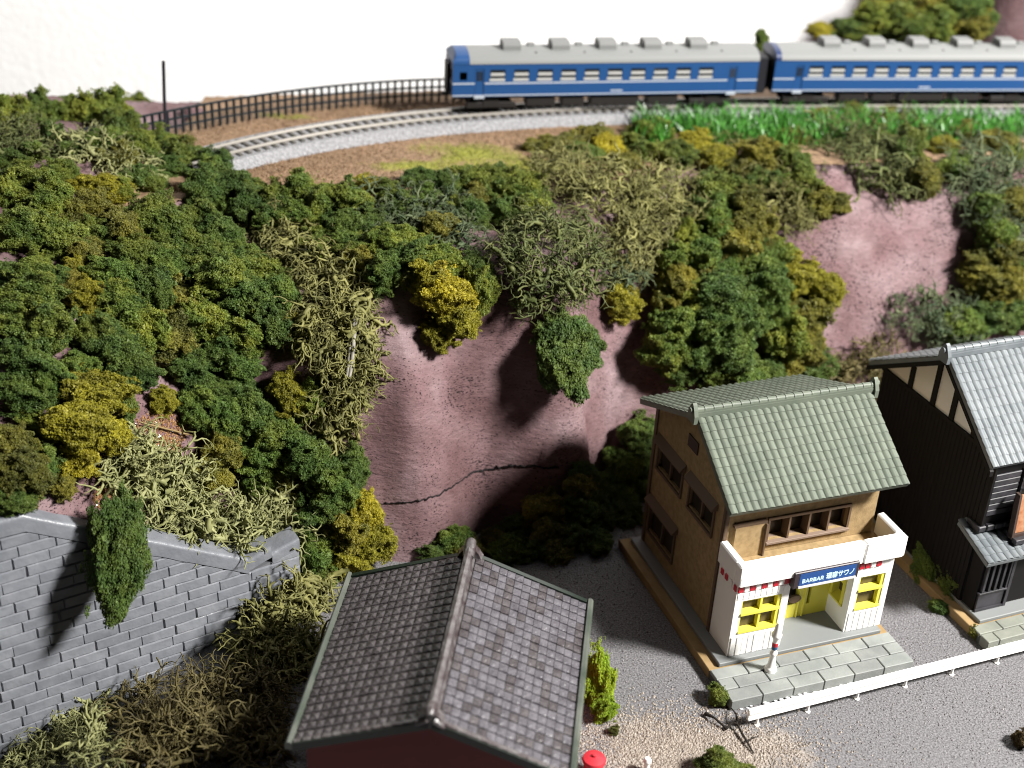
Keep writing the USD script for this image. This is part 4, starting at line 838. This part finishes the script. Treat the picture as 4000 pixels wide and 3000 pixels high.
B = '''
15 255 45 50 G;385 368 42 32 D;130 372 40 30 G;250 412 40 30 G;335 398 36 30 G;20 352 36 30 G;150 330 34 26 D;70 245 42 48 G;110 290 30 40 D;155 245 45 48 G;215 250 62 58 G;268 290 48 55 G;310 330 42 42 G;350 315 42 40 G;392 325 34 36 O;235 310 50 45 D
470 360 40 42 D;440 410 52 46 D;500 400 44 42 D;545 445 42 48 D;400 350 50 46 G;345 345 48 40 G;455 375 40 36 D;300 385 40 36 D;545 415 48 36 G;600 425 46 38 G;650 415 48 42 G;700 430 46 48 G;755 435 46 46 G;806 405 38 30 Y;650 470 55 36 D;740 480 52 34 D;590 475 44 34 D
60 395 66 44 G;20 425 38 48 G;105 440 60 54 G;45 500 64 54 G;125 520 58 54 G;165 460 40 44 O;215 410 60 34 Y;205 455 56 46 O;275 500 46 50 O;330 470 58 54 G;380 515 58 54 G;300 555 58 46 G;240 600 58 46 D;425 480 48 46 G;470 520 56 46 D;440 560 56 46 G;180 540 40 40 O
155 592 30 34 Y;184 640 42 44 Y;160 625 34 34 O;60 640 76 56 G;30 705 66 56 G;105 715 66 62 G;60 790 78 56 D;40 850 66 46 D;15 600 34 36 D;75 575 40 34 G;110 830 44 46 D
258 660 56 52 G;325 640 56 54 D;388 650 48 46 O;300 720 56 56 G;240 750 56 54 D;370 735 52 56 O;430 690 56 56 G;488 620 66 64 G;540 655 56 56 D;585 695 52 56 D;528 725 56 56 G;470 765 56 48 D;605 640 46 56 D;560 590 56 46 G;350 580 46 44 D;520 570 46 44 D;430 610 50 46 D;300 800 50 40 D;400 790 46 40 D;440 840 44 36 D;200 720 44 44 G;520 790 46 40 D
205 850 74 58 Y;170 910 76 64 Y;218 940 58 52 Y;165 985 52 52 Y;268 880 28 54 G;350 868 36 32 Y;25 960 56 46 O;50 1030 66 56 O;25 1085 56 36 D;90 1010 44 50 D;110 960 30 34 D;130 1050 30 30 O
420 880 46 46 D;480 910 56 54 D;540 905 56 56 D;600 935 56 54 G;480 980 54 54 O;450 1030 48 44 O;620 850 42 50 Y;640 975 56 54 D;565 985 56 54 D;680 1000 54 54 D;722 1050 54 54 D;690 1095 54 50 D;762 1010 34 48 D;782 1105 44 54 Y;742 1150 54 54 O;690 1200 48 52 D;800 1165 52 50 Y;765 1205 50 46 Y;690 1255 38 34 G;660 1150 38 52 D;520 850 40 36 D;560 1040 40 36 D;470 850 38 30 D;615 1030 44 34 O
905 393 42 30 D;960 402 40 30 D;1012 392 48 38 G;1070 402 56 46 G;1122 412 56 50 G;1152 445 44 46 G;1095 462 46 44 D;1040 430 44 34 O
780 540 56 34 G;850 530 58 44 G;905 560 56 46 D;962 570 48 44 G;830 592 46 44 D;745 520 40 30 D;890 600 40 36 O;1020 470 40 40 D
918 600 54 44 Y;962 640 66 62 Y;985 690 50 54 Y;945 725 36 34 Y;1042 618 38 54 G;1030 575 36 34 D
1182 318 50 32 O;1240 308 40 32 O;1290 302 48 36 O;1312 325 42 34 Y;1362 310 38 30 G;1402 288 44 34 G;1412 335 48 36 G;1350 350 44 30 O;1265 335 44 28 D
1500 315 56 32 Y;1552 340 48 38 Y;1590 372 34 30 O;1640 340 48 44 O;1702 350 48 44 G;1732 400 46 46 G;1762 440 46 44 O;1808 440 36 28 O;1460 340 40 36 G;1680 400 40 36 D
1560 420 56 56 G;1600 462 56 54 O;1540 475 48 54 D;1580 525 56 54 O;1642 500 46 56 O;1622 562 54 46 D;1450 560 46 46 G;1462 615 46 46 O;1345 655 48 42 Y;1510 545 46 50 D;1562 640 66 56 D;1602 690 66 54 D;1540 700 54 54 D;1580 760 66 56 D;1600 815 56 44 D;1450 700 54 54 D;1440 755 54 54 G;1462 800 46 40 D;1660 620 54 56 D;1720 600 54 46 Y;1780 628 44 40 Y;1758 672 54 42 O;1690 730 54 54 G;1732 755 44 40 O;1700 795 44 32 O;1500 640 40 44 G;1520 770 44 48 D;1440 650 36 36 O;1640 560 36 40 D;1750 725 36 34 O;1660 800 40 34 D;1480 510 34 34 G
1260 1020 36 26 D;1175 1095 46 38 O;1185 1150 46 48 O;985 1165 40 36 D;935 1192 32 22 D;1012 1190 44 32 O;1310 1060 50 46 D;1250 1100 46 42 D;1380 935 42 42 D;1340 1000 46 44 D;1120 1140 42 32 D;1065 1165 36 30 O;1290 1120 46 44 D;1100 1190 46 34 D;1240 1160 44 40 D;1350 1070 34 46 D
1780 262 42 26 O;1850 258 50 32 O;1920 268 48 32 O;1712 300 46 26 O;2040 322 38 26 Y;1960 330 46 54 G;1992 385 42 40 O;2090 300 46 32 O;2150 318 46 34 O;1890 300 40 30 G;2190 340 34 30 G;2060 360 40 30 D
2112 562 40 32 O;2155 605 50 44 O;2205 480 20 28 Y;2145 500 46 46 D;2165 540 52 50 O;2095 602 30 30 O;2070 705 54 42 D;2170 620 50 50 O;2190 580 40 50 D;2130 445 38 38 D;2180 440 40 40 O;2140 680 56 40 D;2195 680 40 40 D
'''
for ln in B.replace('\n', ';').split(';'):
    if ln.strip():
        x, y, a, b, c = ln.split(); bush(float(x), float(y), float(a), float(b), c)
# smaller pieces of foam tucked into the gaps
LEFT = [(0, 250), (130, 210), (330, 300), (520, 400), (560, 480), (520, 560), (640, 650), (660, 800), (700, 960), (790, 1060), (840, 1180), (700, 1260), (650, 1160), (660, 1060), (560, 1050), (430, 1000), (330, 930), (240, 830), (120, 990), (0, 1080)]
RIGHT = [(1440, 520), (1520, 420), (1640, 380), (1660, 520), (1700, 560), (1800, 620), (1760, 720), (1800, 820), (1640, 830), (1420, 820), (1400, 700)]
FOOT = [(1040, 1190), (1130, 1130), (1230, 1060), (1330, 1000), (1390, 960), (1400, 1060), (1300, 1180), (1150, 1220), (1060, 1200)]
TOP = [(520, 410), (700, 400), (880, 400), (1080, 400), (1160, 470), (1040, 540), (900, 620), (740, 580), (560, 500)]
BARE = [(430, 770, 24), (160, 700, 26), (580, 790, 26), (365, 830, 40), (0, 910, 50), (20, 620, 20), (370, 940, 60), (240, 1060, 40), (470, 860, 20)]
DONE = [(float(l.split()[0]), float(l.split()[1]), float(l.split()[2]), float(l.split()[3])) for l in B.replace('\n', ';').split(';') if l.strip()]
from shapely.geometry import Point
nf = 0
for poly, mx, cols in ((LEFT, 9, 'GGDDDO'), (RIGHT, 9, 'GDDO'), (FOOT, 8, 'DDO'), (TOP, 9, 'GDO')):
    pg = Polygon(poly); x0_, y0_, x1_, y1_ = pg.bounds; got = 0
    for _ in range(3000):
        x, y = brg.uniform(x0_, x1_), brg.uniform(y0_, y1_)
        if not pg.contains(Point(x, y)) or any(math.hypot(x - a, y - b) < r for a, b, r in BARE): continue
        if min(((x - a) / c) ** 2 + ((y - b) / d) ** 2 for a, b, c, d in DONE) < .95: continue
        r = brg.uniform(36, 50); bush(x, y, r, r * .9, cols[int(brg.integers(len(cols)))], lift=.2); DONE.append((x, y, r, r * .9)); got += 1
        if got >= mx: break
    nf += got
# the long bush that hangs from the coping down the wall, and the dark one standing out from the cliff
def on_plane(fr, q, v):
    d = ray((q[0] * SC, q[1] * SC)); return EYE + d * ((v - (EYE - fr.o) @ fr.v) / (d @ fr.v))
bush(255, 1196, 66, 128, 'D', P=on_plane(WA, (255, 1192), -.8), depth=.6, tilt=-6, label='long dark green bush hanging over the stone wall coping', group=None)
bush(1222, 762, 58, 94, 'D', lift=1.0, depth=.6, tilt=6, grow=1.06, label='lone dark green bush standing out from the bare cliff face', group=None)
bush(1270, 745, 36, 40, 'D', lift=1.2, label='small dark green tuft on the right side of the lone cliff bush', group=None)
# behind the railway
for x, y, a, b, c, Y_ in ((280, 235, 52, 32, 'G', 58.5), (322, 245, 32, 22, 'D', 59), (1775, 66, 36, 16, 'Y', 67.0), (1848, 62, 50, 26, 'D', 67.0), (1900, 42, 56, 40, 'G', 66.9), (1960, 45, 56, 44, 'G', 66.6), (1932, 10, 40, 24, 'Y', 67.6), (2020, 48, 54, 42, 'G', 66.6), (2085, 14, 60, 40, 'D', 67.0), (2058, 66, 44, 26, 'G', 67.2), (1645, 86, 17, 24, 'D', 64.8), (1985, -12, 60, 30, 'O', 68), (1900, 5, 40, 24, 'O', 68), (1955, 78, 50, 22, 'D', 67.3), (2120, 40, 30, 34, 'D', 66.9), (2105, 50, 44, 36, 'O', 66.6), (1990, 20, 50, 40, 'O', 67.2), (1870, 70, 40, 20, 'G', 66.6), (2060, 20, 50, 34, 'G', 67.2)):
    d = ray((x * SC, y * SC)); P = EYE + d * (Y_ / d[1]); bush(x, y, a, b, c, P=P, group='bushes behind the railway', label=label_for('b', COL[c][1], a, x, y, 'blurred bush'))
# in the street
def on_ground(x, y, z): return at(x * SC, y * SC, z)
bush(1285, 1465, 36, 96, 'L', P=on_ground(1288, 1480, .5), depth=.5, label='tall lime green bush beside the right eave of the shed', group=None)
bush(1305, 1530, 28, 30, 'L', P=on_ground(1305, 1530, .3), label='low lime green clump at the foot of the tall lime bush', group=None)
bush(1327, 1578, 12, 12, 'O', P=on_ground(1327, 1578, .12), label='tiny olive tuft on the gravel above the post box', group=None)
bush(1550, 1500, 24, 30, 'G', P=on_ground(1550, 1500, .3), label='straggly green weed at the front corner of the barber shop pavement', group=None)
bush(1548, 1645, 42, 34, 'G', P=on_ground(1548, 1650, .4), label='dark green bush on the beige gravel at the bottom edge', group=None)
bush(1575, 1660, 40, 18, 'G', P=on_ground(1585, 1662, .2), label='mid green bush cut by the bottom edge right of the dark one', group=None)
bush(2062, 1262, 40, 48, 'G', P=on_ground(2062, 1262, .55), label='bright leafy bush at the corner of the timber house pavement', group=None)
bush(2015, 1225, 40, 62, 'D', P=on_ground(2015, 1225, .5), label='dark shaded bush beside the timber house wall', group=None)
bush(2030, 1310, 30, 20, 'D', P=on_ground(2030, 1310, .15), label='low dark weed in the alley between the two shops', group=None)
bush(2106, 1368, 13, 16, 'O', P=on_ground(2106, 1368, .2), label='tiny weed on the side of the timber house pavement', group=None)
bush(2224, 1592, 22, 26, 'B', P=on_ground(2212, 1595, .3), label='dark brown clump cut by the right edge on the street', group=None)

# ---------------------------------------------------------------- lichen: branching tangles
def lichen(ells, m, label, n=170, H=.55, rad=.05, L=.85, seed=0, lift=0.0, droop=0.0, fl=1.0):
    rg = np.random.default_rng(100 + seed); P, N = [], []; n = int(n * 1.25); rad *= .92
    tot = sum(a * b for _, _, a, b, _ in ells)
    for cx, cy, a, b, rot in ells:
        k = max(8, int(n * a * b / tot)); r = np.sqrt(rg.random(k)); t = rg.random(k) * 2 * np.pi; ex, ey = r * np.cos(t) * a, r * np.sin(t) * b; q = math.radians(rot)
        x, y = cx + ex * math.cos(q) - ey * math.sin(q), cy + ex * math.sin(q) + ey * math.cos(q)
        p, nn, d, ok = hits(x * SC, y * SC); hh = H * np.sqrt(np.clip(1 - r ** 2, 0, 1)) * rg.uniform(.35, 1.0, k) + lift
        P.append((p + nn * hh[:, None] - d * lift)[ok]); N.append(nn[ok])
    P, N = np.vstack(P), np.vstack(N)
    def strands(P, N, D, K, step, r0, r1):
        pts = [P]; d = D
        for _ in range(K - 1):
            d = d + rg.normal(size=d.shape) * .42 - N * .10 + np.array([0, 0, -droop]); d /= np.linalg.norm(d, axis=1, keepdims=True); pts.append(pts[-1] + d * step[:, None])
        pts = np.stack(pts, 1); R = r0[:, None] * np.linspace(1, 0, K)[None] + r1[:, None] * np.linspace(0, 1, K)[None]; return pts, R
    D = rg.normal(size=P.shape); D -= N * (D * N).sum(1, keepdims=True) * .75; D = D + N * .25; D /= np.linalg.norm(D, axis=1, keepdims=True)
    k = len(P); st = L / 8 * rg.uniform(.7, 1.4, k); r0 = rad * rg.uniform(.55, 1.2, k) * np.where(rg.random(k) < .14, 2.1, 1)
    A, RA = strands(P, N, D, 9, st, r0, r0 * .55); out = [(A, RA)]; gen = [(A, RA, N, st)]
    for g, (idx, fr_, kk) in enumerate((((2, 4, 6), .8, 7), ((2, 4), .7, 5))):
        nx = []
        for A, RA, N_, st in gen:
            for i in idx:
                d0 = A[:, i] - A[:, i - 1]; d0 /= np.linalg.norm(d0, axis=1, keepdims=True) + 1e-9; sd = np.cross(d0, N_) * rg.choice([-1, 1], len(d0))[:, None]; dd = d0 * .6 + sd * .9 + N_ * rg.uniform(-.1, .55, (len(d0), 1)); dd /= np.linalg.norm(dd, axis=1, keepdims=True)
                q, rr = strands(A[:, i], N_, dd, kk, st * fr_, RA[:, i] * .85, RA[:, i] * .38); out.append((q, rr)); nx.append((q, rr, N_, st * fr_))
        gen = nx
    mb = MB()
    for q, rr in out:
        v, f = tubes(q, rr, 4); mb.add(v, f)
    t = thing('lichen_clump', label, 'lichen', P.mean(0))
    obj('tangle', mb, m, t, True)
lichen([(30, 300, 60, 44, 0), (80, 330, 50, 34, 10)], 'lichen_olive', 'grey olive lichen among the bushes at the upper left edge', 90, .5, seed=1)
lichen([(210, 335, 70, 32, 14), (290, 370, 62, 38, 28)], 'lichen_pale', 'pale lichen mat across the left hilltop', 120, .5, .06, seed=2)
lichen([(600, 505, 60, 36, 20), (660, 560, 70, 60, 35), (720, 630, 62, 80, 15), (765, 720, 46, 90, 0), (740, 850, 44, 110, 4), (690, 700, 46, 70, 10)], 'lichen_khaki', 'long curtain of khaki lichen hanging beside the bare cliff', 560, .8, .058, 1.0, 3, droop=.12)
lichen([(815, 620, 28, 34, 0), (790, 560, 30, 40, 0)], 'lichen_olive', 'thin lichen twigs at the top of the khaki curtain', 30, .4, .05, .9, 4)
lichen([(850, 465, 70, 42, 0), (940, 470, 70, 40, -8), (1000, 520, 40, 40, 0)], 'lichen_green', 'dark grey-green lichen twigs between the foam bushes, upper middle', 150, .6, .042, .9, 5)
lichen([(1180, 565, 100, 88, 0)], 'lichen_olive', 'round olive lichen dome overhanging the bare cliff', 190, .95, .058, 1.0, 6, lift=.25)
lichen([(1310, 430, 110, 56, 12), (1430, 450, 80, 80, 0), (1220, 380, 80, 40, 10), (1370, 540, 70, 60, 0)], 'lichen_khaki', 'largest tangle of pale twiggy lichen right of the middle', 330, .7, .045, 1.1, 7, lift=.15)
lichen([(1345, 590, 36, 30, 0)], 'lichen_green', 'loose curl of lichen dangling below the large pale tangle', 22, .3, .04, .9, 8, lift=.3, droop=.15)
lichen([(1705, 430, 52, 84, -14), (1640, 380, 44, 40, 0)], 'lichen_khaki', 'fine pale lichen dome next to the right bare rock', 240, .7, .034, .6, 9, lift=.2)
lichen([(320, 1030, 90, 62, 20), (270, 990, 50, 36, 0), (400, 1110, 70, 56, 20), (500, 1140, 100, 52, -8), (600, 1120, 52, 70, 10)], 'lichen_pale', 'thick pale lichen spilling over the stone wall top', 300, .7, .075, 1.15, 10, lift=.1)
lichen([(620, 1330, 56, 44, -20), (590, 1400, 80, 46, -30), (670, 1300, 40, 40, 0), (650, 1430, 50, 50, 0)], 'lichen_khaki', 'coarse khaki lichen at the right foot of the stone wall', 190, .75, .075, 1.0, 11, lift=.1)
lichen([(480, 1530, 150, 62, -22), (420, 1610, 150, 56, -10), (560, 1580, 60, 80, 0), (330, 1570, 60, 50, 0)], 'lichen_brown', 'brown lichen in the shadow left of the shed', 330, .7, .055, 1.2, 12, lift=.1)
lichen([(170, 1580, 90, 56, -25), (70, 1650, 80, 40, -20), (220, 1640, 70, 40, 0)], 'lichen_pale', 'greenish pale lichen heap at the bottom left corner', 190, .7, .045, .8, 13, lift=.1)
lichen([(1800, 300, 70, 34, 6), (1880, 340, 70, 44, 20), (1940, 400, 44, 34, 30), (1960, 290, 60, 34, 0)], 'lichen_olive', 'dark drooping lichen above the right bare rock', 190, .5, .05, 1.3, 14, lift=.1, droop=.05)
lichen([(2085, 372, 50, 44, 20), (2145, 400, 60, 74, 20), (2150, 490, 50, 60, 0)], 'lichen_green', 'grey-green lichen at the right edge beyond the bare rock', 190, .6, .042, 1.1, 15, lift=.1)
lichen([(1995, 680, 78, 52, 0), (2060, 700, 60, 40, 0)], 'lichen_green', 'dark mossy lichen heap behind the timber house roof', 170, .7, .035, .7, 16, lift=.2)
lichen([(1800, 800, 60, 22, -8), (1880, 765, 60, 26, -10), (1890, 830, 26, 44, 0)], 'lichen_brown', 'small khaki lichen between the barber shop and timber house roofs', 90, .6, .05, .8, 17, lift=.15)
lichen([(1560, 305, 40, 24, 0), (1620, 330, 44, 28, 0)], 'lichen_khaki', 'thin lichen beside the mustard bush near the grass', 50, .4, .035, .6, 18)

# ---------------------------------------------------------------- what is loose or sown: flock, static grass, grit, twigs, glue
def stuff(name, mesh, m, label, cat, smooth=False): return tag(stage.GetPrimAtPath(obj(name, mesh, m, None, smooth)), label, cat, None, 'stuff')
def blades(P, Hh, w, lean, rg, K=3):
    """thin bent blades standing on the points P"""
    n = len(P); a = rg.random(n) * 2 * np.pi; side = np.stack([np.cos(a), np.sin(a), 0 * a], 1); b = rg.random(n) * 2 * np.pi; ln = np.stack([np.cos(b), np.sin(b), 0 * b], 1) * (lean * rg.random(n) * Hh)[:, None]
    V = []
    for k in range(K + 1):
        t = k / K; c = P + ln * t ** 1.7 + np.array([0, 0, 1.0]) * (Hh * (t - .25 * lean * t * t))[:, None]; ww = (w * (1 - t ** 1.5) + .002)[:, None]; V += [c - side * ww, c + side * ww]
    V = np.stack(V, 1).reshape(-1, 3); k = np.arange(n)[:, None] * 2 * (K + 1); q = np.arange(K)[None] * 2 + k
    F = np.stack([q, q + 1, q + 3, q + 2], -1).reshape(-1, 4); return V, np.vstack([F[:, [0, 1, 2]], F[:, [0, 2, 3]]])
rg = np.random.default_rng(21)
def strip(n, a0, a1, b0, b1, thr=None):
    x = rg.uniform(a0, a1, n); y = b0(x) + (b1(x) - b0(x)) * rg.random(n); return x, y
trk = lambda x: np.interp(x, raw[:, 0], raw[:, 1])
x, y = strip(6200, 4.3, 24, lambda x: trk(x) - 4.6, lambda x: trk(x) - 1.35)
k = meshkit.noise(np.stack([x * .9, y * .9, x * 0], 1)) + .5 * (y - (trk(x) - 4.6)) / 3.2 * (x < 6) ; keep = (k > .22) & (x > 4.4 + 1.2 * rg.random(len(x)))
x, y = x[keep], y[keep]; P = np.stack([x, y, np.full(len(x), DECK)], 1)
stuff('static_grass', blades(P, rg.uniform(.5, 1.35, len(P)), rg.uniform(.025, .05, len(P)), .7, rg), 'grass_blade', 'bright green tufted grass strip along the front of the track', 'grass')
x, y = strip(26000, -13.5, 8, lambda x: np.maximum(46.8 + (x + 6) * .3, 47.3), lambda x: trk(x) - 1.3)
gn = meshkit.fbm(np.stack([x * .5, y * .8, x * 0], 1), 3, 2); z = height(x, y); ok = (z > DECK - .2) & (y < trk(x) - 1.25)
spots = sum(np.exp(-((x - a) / c) ** 2 - ((y - b) / d) ** 2) for a, b, c, d in ((-2.2, 53.4, 2.2, 1.2), (-4.4, 51.4, 1.8, .8), (.6, 52, 2.4, 1.1), (4.4, 55.2, 2.6, 1.2)))
isg = (gn * .8 + spots * .75 > .78)
for nm, sel, mt, lb in (('flock', ok & ~isg, 'turf_fibre', 'short brown flock fibres between the cliff top and the track'), ('green_flock', ok & isg, 'turf_fibre_green', 'yellow green flock patches in the brown turf')):
    P = np.stack([x, y, z + .01], 1)[sel]; stuff(nm, blades(P, rg.uniform(.05, .16, len(P)), rg.uniform(.015, .03, len(P)), 1.6, rg, 1), mt, lb, 'ground cover')
x, y = strip(5000, -15.5, -1, lambda x: trk(x) + 1.35, lambda x: np.interp(x, fr_[:, 0], fr_[:, 1]) + .4); ok = y > trk(x) + 1.3
P = np.stack([x, y, np.full(len(x), DECK + .01)], 1)[ok]; stuff('flock', blades(P, rg.uniform(.06, .2, len(P)), rg.uniform(.015, .03, len(P)), 1.4, rg, 1), 'turf_fibre', 'brown flock verge between the fence and the curved track', 'ground cover')
def grains(P, s, m, name, label, cat):
    T = np.array([[1, 0, 0], [-1, 0, 0], [0, 1, 0], [0, -1, 0], [0, 0, 1], [0, 0, -1]], float); n = len(P); a = rg.random(n) * 6.28
    d = T[None] * (s[:, None, None] * rg.uniform(.6, 1.3, (n, 1, 3))); R = np.stack([np.stack([np.cos(a), -np.sin(a), 0 * a], -1), np.stack([np.sin(a), np.cos(a), 0 * a], -1), np.stack([0 * a, 0 * a, 0 * a + 1], -1)], 1)
    V = (np.einsum('nij,nkj->nki', R, d) + P[:, None]).reshape(-1, 3); F = np.array([[0, 2, 4], [2, 1, 4], [1, 3, 4], [3, 0, 4], [2, 0, 5], [1, 2, 5], [3, 1, 5], [0, 3, 5]])
    stuff(name, (V, (F[None] + 6 * np.arange(n)[:, None, None]).reshape(-1, 3)), m, label, cat)
x, y = rg.uniform(-12, 20, 30000), rg.uniform(27.5, 44, 30000); z = dip(x, y); P = np.stack([x, y, z + .008], 1)
grains(P[:16000], rg.uniform(.012, .04, 16000), 'grain_grey', 'grit', 'dark and light grit scattered over the street surface', 'gravel')
x, y = rg.normal(6.0, 1.9, 9000), rg.normal(30.7, .9, 9000); grains(np.stack([x, y, 0 * x + .01], 1), rg.uniform(.02, .05, 9000), 'grain_beige', 'gravel', 'beige gravel patch in front of the guard rail end', 'gravel')
# glossy amber glue crumbs among the bushes over the wall, and white dried glue in front of the pavements
for ells, lb in ((((250, 1075, 50, 34),), 'glossy amber crumbs behind the stone wall coping'), (((345, 930, 60, 40), (350, 965, 40, 20)), 'glossy amber crumbs under the straw stalk'), (((655, 1140, 24, 40),), 'glossy amber crumbs beside the stone wall end')):
    pp = []
    for cx, cy, a, b in ells:
        r = np.sqrt(rg.random(700)); t = rg.random(700) * 6.28; q, nn, d, ok = hits((cx + r * np.cos(t) * a) * SC, (cy + r * np.sin(t) * b) * SC); pp.append(q[ok] + nn[ok] * .03)
    pp = np.vstack(pp); grains(pp, rg.uniform(.03, .075, len(pp)), 'grain_amber', 'glue_crumbs', lb, 'glue')
mb = MB(); ico = trimesh.creation.icosphere(2)
for k in range(46):
    u = rg.uniform(.1, 6.6); r = rg.uniform(.025, .065); q = BF.w(np.array([u, -.02 - r * .4, .0 + rg.random() * .08])); mb.add(ico.vertices * np.array([r * 1.5, r * .8, r * .7]) + q, ico.faces)
stuff('dried_glue', mb, 'glue', 'shiny blobs of dried glue along the barber shop pavement edge', 'glue', True)
mb = MB()
for k in range(22):
    u = rg.uniform(.3, 3.0); r = rg.uniform(.03, .09); q = KF.w(np.array([u, -.02 - r * .4, .02 + rg.random() * .12])); mb.add(ico.vertices * np.array([r * 1.6, r * .8, r * .7]) + q, ico.faces)
stuff('dried_glue', mb, 'glue', 'shiny blobs of dried glue along the timber house pavement edge', 'glue', True)
# a fallen forked twig, sticks and a straw
tw = thing('twig', 'black forked twig lying on the gravel by the guard rail end', 'twig', (7.5, 31.6, 0))
obj('branch', MB().tube([(6.67, 32.25, .1), (6.9, 32.0, .2), (7.2, 31.72, .12), (7.29, 31.62, .1)], [.07, .04, .04, .06], 6).tube([(7.29, 31.65, .12), (7.45, 31.78, .22), (7.62, 31.73, .2), (7.73, 31.4, .15), (7.85, 31.05, .14), (8.0, 30.7, .05)], [.05, .045, .04, .045, .04, .02], 6), 'twig', tw, True)
obj('side_twig', MB().tube([(7.6, 31.74, .2), (7.6, 32.1, .3), (7.52, 32.5, .15)], [.035, .03, .02], 6).tube([(7.85, 31.05, .14), (8.0, 31.2, .2), (8.2, 31.35, .1)], [.03, .025, .015], 6), 'twig', tw, True)
def stick(name, a, b, r, m, label, cat, up=.35):
    (q0, q1), nn, d, ok = hits(np.array([a[0], b[0]]) * SC, np.array([a[1], b[1]]) * SC); q0 = q0 - d[0] * up; q1 = q1 - d[1] * up
    t = thing(name, label, cat, (q0 + q1) / 2); L = np.linalg.norm(q1 - q0); n_ = 7
    for k in range(3 if r > .05 else 1):
        off = rg.normal(size=3) * r * (.45 if r > .05 else 0); pts = [q0 + (q1 - q0) * (i / (n_ - 1)) + off + rg.normal(size=3) * r * .18 for i in range(n_)]
        obj('fibre', MB().tube(pts, [r * .5] + [r * .75] * (n_ - 2) + [r * .4], 6), m, t, True)
stick('stick', (770, 683), (755, 815), .10, 'stick_grey', 'weathered grey stick upright in the khaki lichen curtain', 'stick', .9)
stick('stick', (560, 453), (598, 462), .06, 'stick_grey', 'short pale splinter lying among the upper left bushes', 'stick', .8)
stick('straw_stalk', (300, 912), (415, 940), .045, 'straw', 'brown straw stalk lying under the small mustard bush', 'straw', .35)
stick('stick', (1395, 392), (1440, 425), .05, 'lichen_pale', 'pale curved stem in the large lichen tangle', 'stick', 1.3)
# a black tube standing in for the shade in the cliff's open joint
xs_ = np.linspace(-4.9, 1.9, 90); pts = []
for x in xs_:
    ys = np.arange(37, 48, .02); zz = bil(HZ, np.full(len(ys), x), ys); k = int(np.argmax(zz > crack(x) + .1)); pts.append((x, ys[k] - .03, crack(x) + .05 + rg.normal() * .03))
v, f = tubes(np.array(pts)[None], (np.interp(xs_, (-5, -3, 3, 4), (.02, .035, .05, .03)) * rg.uniform(.6, 1.2, 90))[None], 6); struct('cliff_joint', (v, f), 'black_wood', True, 'black tube standing in for the shaded open joint across the cliff foot')
